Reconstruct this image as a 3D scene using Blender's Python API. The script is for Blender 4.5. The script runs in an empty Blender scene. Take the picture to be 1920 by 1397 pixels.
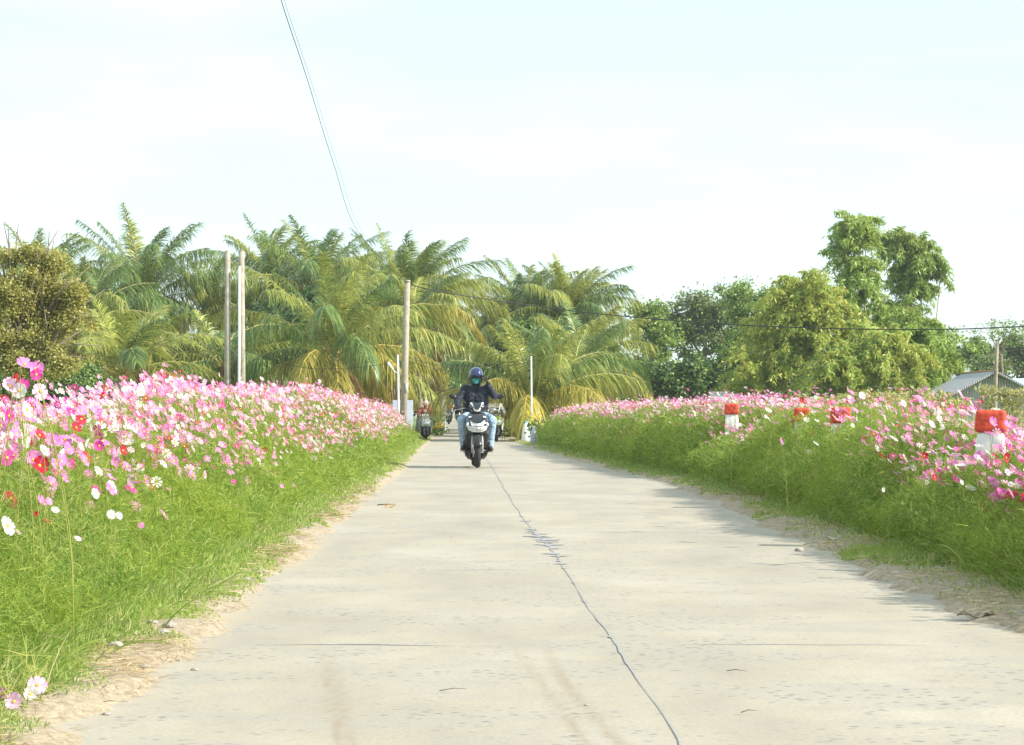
import bpy, bmesh, math, random
import numpy as np
from mathutils import Vector, Matrix, Euler
R = math.radians
random.seed(7); rng = np.random.default_rng(7)
scene = bpy.context.scene
col = scene.collection

# ------------------------------------------------------------------ camera
H0 = 0.88
TILT = math.atan(81.5 / 4000)
cd = bpy.data.cameras.new('camera'); cam = bpy.data.objects.new('camera', cd); col.objects.link(cam)
cd.lens = 75; cd.sensor_width = 36; cd.clip_end = 3000; cd.clip_start = 0.1
cam.location = (0, 0, H0); cam.rotation_euler = (math.pi / 2 + TILT, 0, 0)
scene.camera = cam
scene.render.resolution_x = 1024; scene.render.resolution_y = 745

# ------------------------------------------------------------------ sky, sun, exposure
SUN_EL, SUN_AZ = R(32), R(-14)          # azimuth from +X towards -Y (slightly behind the camera)
sdir = Vector((math.cos(SUN_EL) * math.cos(SUN_AZ), math.cos(SUN_EL) * math.sin(SUN_AZ), math.sin(SUN_EL)))
w = bpy.data.worlds.new('World'); scene.world = w; w.use_nodes = True
nt = w.node_tree; nt.nodes.clear()
out = nt.nodes.new('ShaderNodeOutputWorld'); bg = nt.nodes.new('ShaderNodeBackground')
sky = nt.nodes.new('ShaderNodeTexSky'); sky.sky_type = 'NISHITA'; sky.sun_disc = False
sky.sun_elevation = SUN_EL; sky.sun_rotation = math.atan2(sdir.x, sdir.y)
sky.air_density = 1.0; sky.dust_density = 0.6; sky.ozone_density = 1.0
# thin bright veil of cloud over the blue
tc = nt.nodes.new('ShaderNodeTexCoord'); mp = nt.nodes.new('ShaderNodeMapping'); mp.inputs['Scale'].default_value = (1.2, 1.2, 6)
nz = nt.nodes.new('ShaderNodeTexNoise'); nz.inputs['Scale'].default_value = 3.2; nz.inputs['Detail'].default_value = 6; nz.inputs['Roughness'].default_value = .55
rp = nt.nodes.new('ShaderNodeValToRGB'); rp.color_ramp.elements[0].position = .40; rp.color_ramp.elements[1].position = .72
rp.color_ramp.elements[0].color = (.62, .62, .62, 1); rp.color_ramp.elements[1].color = (.92, .92, .92, 1)
mx = nt.nodes.new('ShaderNodeMix'); mx.data_type = 'RGBA'
nt.links.new(tc.outputs['Generated'], mp.inputs[0]); nt.links.new(mp.outputs[0], nz.inputs[0]); nt.links.new(nz.outputs[0], rp.inputs[0])
nt.links.new(rp.outputs[0], mx.inputs['Factor']); nt.links.new(sky.outputs[0], mx.inputs['A']); mx.inputs['B'].default_value = (6.9, 8.35, 8.5, 1)
nt.links.new(mx.outputs['Result'], bg.inputs[0]); bg.inputs[1].default_value = 0.095
nt.links.new(bg.outputs[0], out.inputs[0])
sl = bpy.data.lights.new('sun', 'SUN'); so = bpy.data.objects.new('sun', sl); col.objects.link(so)
sl.energy = 4.6; sl.angle = R(.5); sl.color = (1, .94, .84)
so.rotation_euler = sdir.to_track_quat('Z', 'Y').to_euler()
scene.view_settings.view_transform = 'Standard'; scene.view_settings.look = 'None'
scene.view_settings.exposure = 0.80; scene.view_settings.gamma = 1

# ------------------------------------------------------------------ helpers
def P(x, y, Y):
    u, v = (x - 960) / 4000, (698.5 - y) / 4000
    ca, sa = math.cos(TILT), math.sin(TILT)
    d = Vector((u, ca - sa * v, sa + ca * v)); t = Y / d.y
    return Vector((0, 0, H0)) + d * t
def project(X, Y, Z):
    ca, sa = math.cos(TILT), math.sin(TILT)
    z = Z - H0; f = Y * ca + z * sa; up = -Y * sa + z * ca
    return 960 + 4000 * X / f, 698.5 - 4000 * up / f
def gz(Y): return np.interp(Y, [0, 55, 80, 110, 150, 200, 300, 900], [0, 0, -.06, .08, .30, .42, .5, .5])
YL = [-10, 5.7, 8.4, 12.1, 16, 23.5, 35.2, 50, 78, 100, 150, 200, 300]
XL = [-1.2, -1.27, -1.27, -1.38, -1.48, -1.64, -1.85, -2.3, -3.1, -3.65, -5.1, -7, -11]
YRt = [-10, 5.7, 8.7, 11, 14.1, 19.6, 23.5, 28.2, 33.5, 46.9, 58.7, 78, 100, 150, 200, 300]
XR = [2.2, 2.15, 2.1, 2.05, 2.1, 2.14, 2.15, 2.12, 1.78, 1.1, .6, .1, -.7, -2.1, -4.1, -8]
def xl(Y): return np.interp(Y, YL, XL)
def xr(Y): return np.interp(Y, YRt, XR)

def tag(o, label=None, cat=None, group=None, kind=None):
    if label: o['label'] = label
    if cat: o['category'] = cat
    if group: o['group'] = group
    if kind: o['kind'] = kind
    return o
def empty(name, loc=(0, 0, 0), rz=0, label=None, cat=None, group=None, scale=1):
    o = bpy.data.objects.new(name, None); col.objects.link(o); o.location = loc; o.rotation_euler = (0, 0, rz)
    o.scale = (scale,) * 3; o.empty_display_size = .2
    return tag(o, label, cat, group)
def link(name, me, mats=None, parent=None):
    o = bpy.data.objects.new(name, me); col.objects.link(o)
    if mats is not None:
        for m in (mats if isinstance(mats, (list, tuple)) else [mats]): me.materials.append(m)
    if parent: o.parent = parent
    return o
def obj(name, bm, mats, parent=None, smooth=True):
    me = bpy.data.meshes.new(name); bm.to_mesh(me); bm.free()
    if smooth: me.polygons.foreach_set('use_smooth', [True] * len(me.polygons))
    return link(name, me, mats, parent)
def np_mesh(name, V, F, mats, midx=None, parent=None, smooth=False):
    """V (n,3); F list of (k,m) int arrays"""
    me = bpy.data.meshes.new(name); V = np.asarray(V, dtype=np.float32)
    me.vertices.add(len(V)); me.vertices.foreach_set('co', V.ravel())
    if not isinstance(F, list): F = [F]
    li = np.concatenate([f.ravel() for f in F]).astype(np.int32)
    sizes = np.concatenate([np.full(len(f), f.shape[1]) for f in F])
    st = np.concatenate([[0], np.cumsum(sizes)[:-1]]).astype(np.int32)
    me.loops.add(len(li)); me.loops.foreach_set('vertex_index', li)
    me.polygons.add(len(sizes)); me.polygons.foreach_set('loop_start', st)
    if midx is not None: me.polygons.foreach_set('material_index', np.asarray(midx, dtype=np.int32))
    if smooth: me.polygons.foreach_set('use_smooth', np.ones(len(sizes), dtype=bool))
    me.update(calc_edges=True); me.validate()
    return link(name, me, mats, parent)
def norm(v): return v / (np.linalg.norm(v, axis=-1, keepdims=True) + 1e-9)

def box(bm, c, s, rot=None):
    r = bmesh.ops.create_cube(bm, size=1); M = Matrix.Translation(c) @ (Euler(rot).to_matrix().to_4x4() if rot else Matrix()) @ Matrix.Diagonal((*s, 1))
    bmesh.ops.transform(bm, matrix=M, verts=r['verts']); return r['verts']
def ell(bm, c, s, rot=None, seg=16):
    r = bmesh.ops.create_uvsphere(bm, u_segments=seg, v_segments=max(6, seg // 2 + 2), radius=1)
    M = Matrix.Translation(c) @ (Euler(rot).to_matrix().to_4x4() if rot else Matrix()) @ Matrix.Diagonal((*s, 1))
    bmesh.ops.transform(bm, matrix=M, verts=r['verts']); return r['verts']
def tube(bm, pts, rad, seg=8, cap=True):
    pts = [Vector(p) for p in pts]; n = len(pts)
    if not isinstance(rad, (list, tuple)): rad = [rad] * n
    rings = []; ref = None
    for i, p in enumerate(pts):
        t = (pts[min(i + 1, n - 1)] - pts[max(i - 1, 0)]).normalized()
        if ref is None: ref = t.orthogonal().normalized()
        ref = (ref - t * ref.dot(t)).normalized(); b = t.cross(ref)
        rings.append([bm.verts.new(p + (ref * math.cos(a) + b * math.sin(a)) * rad[i]) for a in [2 * math.pi * k / seg for k in range(seg)]])
    for a, b in zip(rings, rings[1:]):
        for k in range(seg): bm.faces.new((a[k], a[(k + 1) % seg], b[(k + 1) % seg], b[k]))
    if cap: bm.faces.new(rings[0][::-1]); bm.faces.new(rings[-1])
def capsule(bm, p0, r0, p1, r1, seg=14):
    p0, p1 = Vector(p0), Vector(p1); d = (p1 - p0); L = d.length
    if L < 1e-5: ell(bm, p0, (r0,) * 3); return
    d /= L; pts = []; rad = []
    for a in (-88, -60, -30): pts.append(p0 + d * math.sin(R(a)) * r0); rad.append(r0 * math.cos(R(a)))
    for k in range(0, 5): f = k / 4; pts.append(p0.lerp(p1, f)); rad.append(r0 + (r1 - r0) * f)
    for a in (30, 60, 88): pts.append(p1 + d * math.sin(R(a)) * r1); rad.append(r1 * math.cos(R(a)))
    tube(bm, pts, rad, seg)
def bake(o):
    dg = bpy.context.evaluated_depsgraph_get(); ev = o.evaluated_get(dg)
    me = bpy.data.meshes.new_from_object(ev, depsgraph=dg)
    old = o.data; o.modifiers.clear(); o.data = me; bpy.data.meshes.remove(old)
    me.polygons.foreach_set('use_smooth', [True] * len(me.polygons)); return o
def blob(name, bm, mat, parent, voxel=.012, smooth=4, wrinkle=0):
    o = obj(name, bm, mat, parent)
    m = o.modifiers.new('r', 'REMESH'); m.mode = 'VOXEL'; m.voxel_size = voxel
    if smooth: s = o.modifiers.new('s', 'SMOOTH'); s.factor = .6; s.iterations = smooth
    if wrinkle:
        tx = bpy.data.textures.get('wr') or bpy.data.textures.new('wr', 'CLOUDS'); tx.noise_scale = .07; tx.noise_depth = 2
        d = o.modifiers.new('d', 'DISPLACE'); d.texture = tx; d.strength = wrinkle; d.mid_level = .5; d.texture_coords = 'LOCAL'
    return bake(o)
def loft(bm, secs, seg=20, ex=2.6):
    """secs: (z, yc, hx, hy)"""
    rings = []
    for z, yc, hx, hy in secs:
        r = []
        for k in range(seg):
            a = 2 * math.pi * k / seg; c, s = math.cos(a), math.sin(a)
            r.append(bm.verts.new((hx * math.copysign(abs(c) ** (2 / ex), c), yc + hy * math.copysign(abs(s) ** (2 / ex), s), z)))
        rings.append(r)
    for a, b in zip(rings, rings[1:]):
        for k in range(seg): bm.faces.new((a[k], a[(k + 1) % seg], b[(k + 1) % seg], b[k]))
    bm.faces.new(rings[0][::-1]); bm.faces.new(rings[-1])
def plate(bm, pts, yf, th=.012, mirror=False):
    """polygon given as (x,z) laid on the surface y=yf(x,z), thickness th towards +y"""
    for sgn in ((1, -1) if mirror else (1,)):
        a = [bm.verts.new((x * sgn, yf(x, z), z)) for x, z in pts]; b = [bm.verts.new((x * sgn, yf(x, z) + th, z)) for x, z in pts]
        if sgn < 0: a.reverse(); b.reverse()
        n = len(a); bm.faces.new(a); bm.faces.new(b[::-1])
        for k in range(n): bm.faces.new((a[k], b[k], b[(k + 1) % n], a[(k + 1) % n]))

# ------------------------------------------------------------------ materials
def mat_base(name):
    m = bpy.data.materials.new(name); m.use_nodes = True; t = m.node_tree
    return m, t, t.nodes['Principled BSDF']
def N(t, kind, **kw):
    n = t.nodes.new(kind)
    for k, v in kw.items():
        if k in n.inputs.keys(): n.inputs[k].default_value = v
        else: setattr(n, k, v)
    return n
def ramp(t, src, stops):
    r = t.nodes.new('ShaderNodeValToRGB'); cr = r.color_ramp
    while len(cr.elements) < len(stops): cr.elements.new(.5)
    for e, (p, c) in zip(cr.elements, stops): e.position = p; e.color = (*c, 1) if len(c) == 3 else c
    if src is not None: t.links.new(src, r.inputs[0])
    return r.outputs[0]
def mixc(t, fac, a, b, mode='MIX'):
    m = t.nodes.new('ShaderNodeMix'); m.data_type = 'RGBA'; m.blend_type = mode
    for v, s in ((fac, 'Factor'), (a, 'A'), (b, 'B')):
        if hasattr(v, 'is_output'): t.links.new(v, m.inputs[s])
        elif s == 'Factor': m.inputs[s].default_value = v
        else: m.inputs[s].default_value = (*v, 1)
    return m.outputs['Result']
def noise(t, scale, detail=4, rough=.5, vec=None, coord='Object', mapscale=None, dist=0):
    n = t.nodes.new('ShaderNodeTexNoise'); n.inputs['Scale'].default_value = scale; n.inputs['Detail'].default_value = detail
    n.inputs['Roughness'].default_value = rough; n.inputs['Distortion'].default_value = dist
    c = t.nodes.new('ShaderNodeTexCoord'); o = c.outputs[coord]
    if mapscale:
        mp = t.nodes.new('ShaderNodeMapping'); mp.inputs['Scale'].default_value = mapscale; t.links.new(o, mp.inputs[0]); o = mp.outputs[0]
    t.links.new(o, n.inputs['Vector']); return n.outputs[0]
def bump(t, b, src, strength=.3, dist=.01):
    bp = t.nodes.new('ShaderNodeBump'); bp.inputs['Strength'].default_value = strength; bp.inputs['Distance'].default_value = dist
    t.links.new(src, bp.inputs['Height']); t.links.new(bp.outputs[0], b.inputs['Normal'])
def simple(name, c, rough=.5, metal=0, var=.15, scale=25, coat=0, bmp=0):
    m, t, b = mat_base(name)
    n = noise(t, scale, 5, .6)
    lo = tuple(x * (1 - var) for x in c); hi = tuple(min(1, x * (1 + var)) for x in c)
    t.links.new(ramp(t, n, [(.3, lo), (.7, hi)]), b.inputs['Base Color'])
    b.inputs['Roughness'].default_value = rough; b.inputs['Metallic'].default_value = metal
    if coat: b.inputs['Coat Weight'].default_value = coat; b.inputs['Coat Roughness'].default_value = .08
    if bmp: bump(t, b, n, bmp, .01)
    return m
def leafmat(name, stops, trans=.35, rough=.5, big=None, bigscale=.5, spec=.35):
    m, t, b = mat_base(name)
    g = t.nodes.new('ShaderNodeNewGeometry')
    c = ramp(t, g.outputs['Random Per Island'], stops)
    if big:
        n = noise(t, bigscale, 3, .5)
        c = mixc(t, ramp(t, n, [(.4, (0, 0, 0)), (.65, (1, 1, 1))]), c, mixc(t, .6, c, big))
    t.links.new(c, b.inputs['Base Color']); b.inputs['Roughness'].default_value = rough
    b.inputs['Specular IOR Level'].default_value = spec
    tr = t.nodes.new('ShaderNodeBsdfTranslucent'); t.links.new(c, tr.inputs[0])
    ms = t.nodes.new('ShaderNodeMixShader'); ms.inputs[0].default_value = trans
    t.links.new(b.outputs[0], ms.inputs[1]); t.links.new(tr.outputs[0], ms.inputs[2])
    t.links.new(ms.outputs[0], t.nodes['Material Output'].inputs[0])
    return m
M = {}
M['cosmos_leaf'] = leafmat('cosmos_leaf', [(0, (.09, .18, .03)), (.4, (.21, .34, .05)), (.8, (.37, .47, .08)), (1, (.56, .54, .16))], .45, big=(.36, .45, .055))
M['cosmos_stem'] = leafmat('cosmos_stem', [(0, (.22, .30, .06)), (.6, (.40, .42, .10)), (1, (.48, .40, .16))], .3)
M['grass'] = leafmat('grass', [(0, (.13, .23, .04)), (.40, (.25, .38, .075)), (.72, (.40, .50, .12)), (.88, (.60, .54, .25)), (1, (.72, .62, .38))], .45, big=(.36, .48, .09), bigscale=1.1)
M['dry'] = leafmat('dry', [(0, (.30, .20, .10)), (.5, (.52, .39, .20)), (1, (.72, .60, .38))], .25)
M['palm_g'] = leafmat('palm_g', [(0, (.07, .13, .03)), (.5, (.16, .26, .05)), (1, (.38, .45, .13))], .34, .33, spec=.7)
M['palm_y'] = leafmat('palm_y', [(0, (.16, .20, .035)), (.5, (.36, .40, .07)), (1, (.62, .60, .16))], .38, .35, spec=.6)
M['palm_o'] = leafmat('palm_o', [(0, (.30, .27, .05)), (.5, (.48, .42, .08)), (1, (.64, .54, .15))], .4, .4)
M['palm_b'] = leafmat('palm_b', [(0, (.20, .11, .05)), (.5, (.42, .22, .11)), (1, (.60, .36, .20))], .3, .6)
M['rachis'] = simple('rachis', (.50, .44, .13), .45)
M['rachis_o'] = simple('rachis_o', (.62, .46, .09), .45)
M['bark'] = simple('bark', (.20, .16, .11), .9, var=.4, scale=9, bmp=.6)
M['palmbark'] = simple('palmbark', (.30, .22, .15), .9, var=.4, scale=7, bmp=.6)
M['fibre'] = simple('fibre', (.34, .18, .09), .9, var=.4, scale=18, bmp=.8)
M['olive'] = leafmat('olive', [(0, (.24, .24, .06)), (.5, (.44, .43, .12)), (1, (.68, .62, .26))], .45, big=(.44, .40, .10), bigscale=.6)
M['dark'] = leafmat('dark', [(0, (.035, .075, .02)), (.6, (.07, .14, .03)), (1, (.15, .24, .06))], .25, spec=.5)
M['mid'] = leafmat('mid', [(0, (.11, .19, .04)), (.6, (.22, .33, .07)), (1, (.38, .48, .14))], .35)
M['bamboo'] = leafmat('bamboo', [(0, (.18, .29, .05)), (.5, (.34, .48, .09)), (1, (.56, .66, .20))], .4, big=(.42, .46, .09), bigscale=.35)
M['bamboo_y'] = leafmat('bamboo_y', [(0, (.26, .30, .04)), (.5, (.46, .48, .08)), (1, (.64, .60, .18))], .4, big=(.52, .46, .10), bigscale=.4)
M['bamboo_d'] = leafmat('bamboo_d', [(0, (.15, .25, .06)), (.5, (.31, .46, .12)), (1, (.54, .66, .24))], .35, big=(.30, .31, .06), bigscale=.4)
M['grey'] = leafmat('grey', [(0, (.13, .13, .08)), (.6, (.22, .21, .12)), (1, (.33, .31, .19))], .3, big=(.20, .24, .08))
M['fresh'] = leafmat('fresh', [(0, (.18, .27, .05)), (.6, (.30, .40, .08)), (1, (.45, .52, .16))], .4)
M['weed'] = leafmat('weed', [(0, (.30, .34, .10)), (.5, (.44, .42, .17)), (1, (.58, .48, .28))], .35)
M['brush'] = leafmat('brush', [(0, (.14, .09, .05)), (.6, (.28, .17, .10)), (1, (.36, .30, .13))], .25)
M['yellowfl'] = leafmat('yellowfl', [(0, (.85, .50, .02)), (1, (.95, .72, .05))], .35)
M['culm'] = simple('culm', (.42, .40, .14), .5)
def petal(name, a, b): return leafmat(name, [(0, a), (1, b)], .40, .55, spec=.25)
PET = {'white': petal('petal_white', (.86, .80, .80), (.90, .88, .86)),
       'pale pink': petal('petal_pale', (.86, .46, .70), (.90, .62, .80)),
       'pink': petal('petal_pink', (.80, .19, .56), (.86, .36, .70)),
       'magenta': petal('petal_magenta', (.62, .03, .26), (.76, .09, .42)),
       'crimson': petal('petal_crimson', (.38, .015, .05), (.58, .03, .06))}
PN = list(PET); PW = np.array([.16, .17, .45, .15, .07])
M['disc'] = simple('flower_disc', (.90, .52, .05), .8, var=.3, scale=200)
M['black_plastic'] = simple('black_plastic', (.012, .013, .015), .35, coat=.3)
M['black_paint'] = simple('black_paint', (.012, .014, .02), .2, coat=1)
M['tyre'] = simple('tyre', (.035, .035, .035), .9, bmp=.4, scale=60)
M['white_paint'] = simple('white_paint', (.80, .81, .82), .25, coat=.8, var=.03)
M['silver'] = simple('silver', (.6, .6, .6), .3, metal=.9, var=.05)
M['lens'] = simple('lens', (.86, .87, .87), .15, metal=.0, coat=1, var=.2, scale=60)
M['grey_paint'] = simple('grey_paint', (.42, .43, .46), .3, coat=.8)
M['headglass'] = simple('headlight_glass', (.62, .64, .66), .18, coat=1, var=.15, scale=90)
M['mirror'] = simple('mirror_glass', (.6, .62, .65), .06, metal=1, var=.02)
M['amber'] = simple('amber_lens', (.8, .35, .05), .2, coat=1)
M['seat'] = simple('seat_vinyl', (.02, .02, .022), .55)

def bladesV(base, d, L, wd, droop, side=None, seg=2, prof=None, wind=(0, 0)):
    """vectorised tapered blades. base (N,3), d unit (N,3), L,wd,droop (N,)"""
    n = len(base); L = np.broadcast_to(L, (n,)); wd = np.broadcast_to(wd, (n,)); droop = np.broadcast_to(droop, (n,))
    if side is None:
        rv = rng.normal(size=(n, 3)); side = norm(np.cross(d, rv))
    ts = np.linspace(0, 1, seg + 1); V = np.zeros((n, 2 * seg + 1, 3), dtype=np.float32)
    if prof is None: prof = [1 - .45 * t for t in ts[:-1]]
    for i, t in enumerate(ts):
        c = base + d * (L * t)[:, None]; c[:, 2] -= droop * L * t * t
        c[:, 0] += wind[0] * L * t * t; c[:, 1] += wind[1] * L * t * t
        if i < seg:
            V[:, 2 * i] = c - side * (wd * prof[i] * .5)[:, None]; V[:, 2 * i + 1] = c + side * (wd * prof[i] * .5)[:, None]
        else: V[:, 2 * seg] = c
    f = []
    k = 2 * seg + 1
    off = (np.arange(n) * k)[:, None]
    quads = np.concatenate([off + np.array([[2 * i, 2 * i + 1, 2 * i + 3, 2 * i + 2]]) for i in range(seg - 1)]) if seg > 1 else np.zeros((0, 4), int)
    tris = off + np.array([[2 * seg - 2, 2 * seg - 1, 2 * seg]])
    return V.reshape(-1, 3), quads, tris
def blades_obj(name, parts, mats, parent=None):
    """parts: list of (V,quads,tris,matindex)"""
    Vs, Q, T, mq, mt = [], [], [], [], []; o = 0
    for V, q, t, mi in parts:
        Vs.append(V); Q.append(q + o); T.append(t + o); mq.append(np.full(len(q), mi)); mt.append(np.full(len(t), mi)); o += len(V)
    F = []; mi = []
    q = np.concatenate(Q); t = np.concatenate(T)
    if len(q): F.append(q); mi.append(np.concatenate(mq))
    if len(t): F.append(t); mi.append(np.concatenate(mt))
    return np_mesh(name, np.concatenate(Vs), F, mats, np.concatenate(mi), parent)

# smooth value noise for numpy
_g = rng.random((64, 64))
def vn(x, y, s=1.0):
    x = np.asarray(x) * s; y = np.asarray(y) * s; xi = np.floor(x).astype(int); yi = np.floor(y).astype(int); fx = x - xi; fy = y - yi
    fx = fx * fx * (3 - 2 * fx); fy = fy * fy * (3 - 2 * fy); g = lambda a, b: _g[a % 64, b % 64]
    return (g(xi, yi) * (1 - fx) + g(xi + 1, yi) * fx) * (1 - fy) + (g(xi, yi + 1) * (1 - fx) + g(xi + 1, yi + 1) * fx) * fy
def sstep(a, b, x): t = np.clip((x - a) / (b - a), 0, 1); return t * t * (3 - 2 * t)

# ------------------------------------------------------------------ ground and road
def ground_z(X, Y):
    X = np.asarray(X, float); Y = np.asarray(Y, float)
    d = np.maximum(xl(Y) - X, X - xr(Y))          # >0 outside the road
    nse = vn(X, Y, 2.3) * .6 + vn(X + 9, Y, 6.1) * .4
    z = gz(Y) - .05 + sstep(-.22, .05, d + (nse - .5) * .34) * (.085 + .02 * nse) + sstep(.3, 1.6, d) * .10 + sstep(.1, .8, d) * (nse - .5) * .06
    z -= sstep(4, 14, d) * .2
    return z
xs = np.concatenate([[-900, -400, -200, -100, -60, -40, -28, -20, -14, -10, -8, -6.5], np.arange(-5.5, 5.5, .11), [6.5, 8, 10, 14, 20, 28, 40, 60, 100, 200, 400, 900]])
ys = [-30, -15, -5, 0]; y = 3.
while y < 2500: ys.append(y); y += max(.11, y * .012)
ys = np.array(ys)
GX, GY = np.meshgrid(xs, ys); V = np.stack([GX, GY, ground_z(GX, GY)], -1).reshape(-1, 3)
nx, ny = len(xs), len(ys)
i0 = (np.arange(ny - 1)[:, None] * nx + np.arange(nx - 1)[None]).ravel()
m, t, b = mat_base('ground')
at = t.nodes.new('ShaderNodeAttribute'); at.attribute_name = 'edge'
n1 = noise(t, 3.2, 8, .65, coord='Object'); n2 = noise(t, 30, 6, .7)
sand = ramp(t, n2, [(.3, (.22, .175, .12)), (.5, (.36, .29, .20)), (.7, (.48, .40, .29))])
soil = ramp(t, n1, [(.3, (.10, .13, .04)), (.55, (.17, .22, .06)), (.75, (.24, .25, .09))])
ad = t.nodes.new('ShaderNodeMath'); ad.operation = 'MULTIPLY_ADD'; t.links.new(n1, ad.inputs[0]); ad.inputs[1].default_value = .9; t.links.new(at.outputs['Fac'], ad.inputs[2])
t.links.new(mixc(t, ramp(t, ad.outputs[0], [(.70, (0, 0, 0)), (.95, (1, 1, 1))]), sand, soil), b.inputs['Base Color'])
b.inputs['Roughness'].default_value = .95; bump(t, b, n2, .6, .02)
M['ground'] = m
g = np_mesh('ground', V, np.stack([i0, i0 + 1, i0 + nx + 1, i0 + nx], 1), m, smooth=True); tag(g, kind='structure')
dd = np.maximum(xl(GY) - GX, GX - xr(GY)).ravel()
a = g.data.attributes.new('edge', 'FLOAT', 'POINT'); a.data.foreach_set('value', np.clip(dd * .8, -.5, 2).astype(np.float32))

# road
m, t, b = mat_base('concrete')
at = t.nodes.new('ShaderNodeAttribute'); at.attribute_name = 'edge'
fine = noise(t, 60, 8, .7); med = noise(t, 1.1, 7, .6, mapscale=(1, .45, 1)); str_ = noise(t, 2.0, 6, .6, mapscale=(.9, 1.5, 1), dist=.6)
base = ramp(t, med, [(.3, (.31, .27, .21)), (.5, (.405, .35, .262)), (.68, (.47, .415, .33))])
base = mixc(t, ramp(t, str_, [(.48, (0, 0, 0)), (.68, (.7, .7, .7))]), base, (.35, .32, .27))
base = mixc(t, ramp(t, fine, [(.38, (1, 1, 1)), (.58, (0, 0, 0))]), base, mixc(t, .4, base, (.22, .21, .195)))
# worn aggregate pits, in patches
vo = t.nodes.new('ShaderNodeTexVoronoi'); vo.inputs['Scale'].default_value = 24; tcx = t.nodes.new('ShaderNodeTexCoord')
mpp = t.nodes.new('ShaderNodeMapping'); mpp.inputs['Scale'].default_value = (.7, 1, 1); t.links.new(tcx.outputs['Object'], mpp.inputs[0]); t.links.new(mpp.outputs[0], vo.inputs['Vector'])
pit = ramp(t, vo.outputs['Distance'], [(.15, (1, 1, 1)), (.30, (0, 0, 0))])
patch = ramp(t, noise(t, 1.7, 5, .65, mapscale=(.6, 1.0, 1)), [(.46, (.10, .10, .10)), (.56, (1, 1, 1))])
pm = mixc(t, 1, pit, patch, 'MULTIPLY')
base = mixc(t, pm, mixc(t, mixc(t, 1, patch, (.35, .35, .35), 'MULTIPLY'), base, (.32, .30, .26)), (.18, .175, .16))
# sandy dust spilling from the shoulders
eadd = t.nodes.new('ShaderNodeMath'); eadd.operation = 'MULTIPLY_ADD'; t.links.new(med, eadd.inputs[0]); eadd.inputs[1].default_value = .7; t.links.new(at.outputs['Fac'], eadd.inputs[2])
base = mixc(t, ramp(t, eadd.outputs[0], [(.24, (.85, .85, .85)), (.60, (0, 0, 0))]), base, (.52, .42, .29))
# faint dusty tyre trails
at2 = t.nodes.new('ShaderNodeAttribute'); at2.attribute_name = 'track'
base = mixc(t, mixc(t, 1, at2.outputs['Color'], ramp(t, noise(t, 9, 6, .6), [(.3, (.2, .2, .2)), (.6, (1, 1, 1))]), 'MULTIPLY'), base, (.27, .21, .14))
t.links.new(base, b.inputs['Base Color']); b.inputs['Roughness'].default_value = .85; bump(t, b, fine, .35, .006)
ys2 = []; y = -8.
while y < 290: ys2.append(y); y += max(.12, y * .01)
ys2 = np.array(ys2); fr = np.linspace(0, 1, 170)
wob = lambda Y, s: (vn(Y, np.zeros_like(Y) + s, 1.3) - .5) * .10 + (vn(Y, np.zeros_like(Y) + s, 5) - .5) * .04
A = xl(ys2) - .06 + wob(ys2, 3.3); B = xr(ys2) + .06 + wob(ys2, 8.3)
RX = A[:, None] + (B - A)[:, None] * fr[None]; RY = np.repeat(ys2[:, None], 170, 1)
RZ = gz(RY) + 0 * RX
V = np.stack([RX, RY, RZ], -1).reshape(-1, 3); i0 = (np.arange(len(ys2) - 1)[:, None] * 170 + np.arange(169)[None]).ravel()
road = np_mesh('road', V, np.stack([i0, i0 + 1, i0 + 171, i0 + 170], 1), m, smooth=True); tag(road, kind='structure')
a = road.data.attributes.new('edge', 'FLOAT', 'POINT')
a.data.foreach_set('value', (np.minimum(RX - A[:, None], B[:, None] - RX) * 1.1).ravel().astype(np.float32))
def bandf(c, wd): return np.exp(-((RX - c) / wd) ** 2)
tr = np.zeros_like(RX)
fade1 = sstep(9, 6.5, RY)
tr += .75 * (bandf(-.456 - .112 * (RY - 5.7), .014) + .8 * bandf(-.425 - .110 * (RY - 5.7), .012)) * fade1
tr += (bandf(.27 - .07 * (RY - 6) + .02 * np.sin(RY * 1.6), .020) + .9 * bandf(.18 - .08 * (RY - 6), .016)) * fade1 * .8
a = road.data.attributes.new('track', 'FLOAT', 'POINT'); a.data.foreach_set('value', np.clip(tr, 0, 1).ravel().astype(np.float32))

# joints sealed with tar
M['tar'] = simple('tar', (.30, .30, .31), .8, var=.3, scale=40)
def strip(name, cx, cy, wds, axis):
    """ribbon of varying width along (cx,cy); axis 0 widens in x, 1 widens in y"""
    n = len(cx); V = []
    for i in range(n):
        for s in (-1, 1):
            X = cx[i] + (s * wds[i][0 if s < 0 else 1] if axis == 0 else 0); Y = cy[i] + (s * wds[i][0 if s < 0 else 1] if axis == 1 else 0)
            V.append((X, Y, gz(Y) + .0035))
    i0 = np.arange(n - 1) * 2
    return V, np.stack([i0, i0 + 1, i0 + 3, i0 + 2], 1)
cy = np.arange(4.5, 75, .05); cxs = np.interp(cy, [4.5, 5.7, 7.2, 8.4, 9.3, 11, 13.5, 17.5, 22, 36, 75], [.48, .449, .42, .40, .37, .33, .28, .12, .0, -.32, -1.3])
cxs = cxs + (vn(cy, cy * 0, .8) - .5) * .018 + (vn(cy, cy * 0 + 5, 6) - .5) * .006
wl = (.0008 + .0026 * vn(cy, cy * 0 + 2, 2.2)) + .0006 * rng.random(len(cy)) + sstep(14, 40, cy) * .007; wr_ = wl.copy()
for i, Y in enumerate(cy):
    amp = .085 if 11.5 < Y < 18 else .04
    k = math.exp(-((Y - 15.3) / 2.2) ** 2)
    if Y > 7.5 and random.random() < .05 + .5 * k: wl[i] += amp * random.random() ** 2 * (.5 + k); wr_[i] += amp * random.random() ** 1.5 * (.5 + k)
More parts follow.
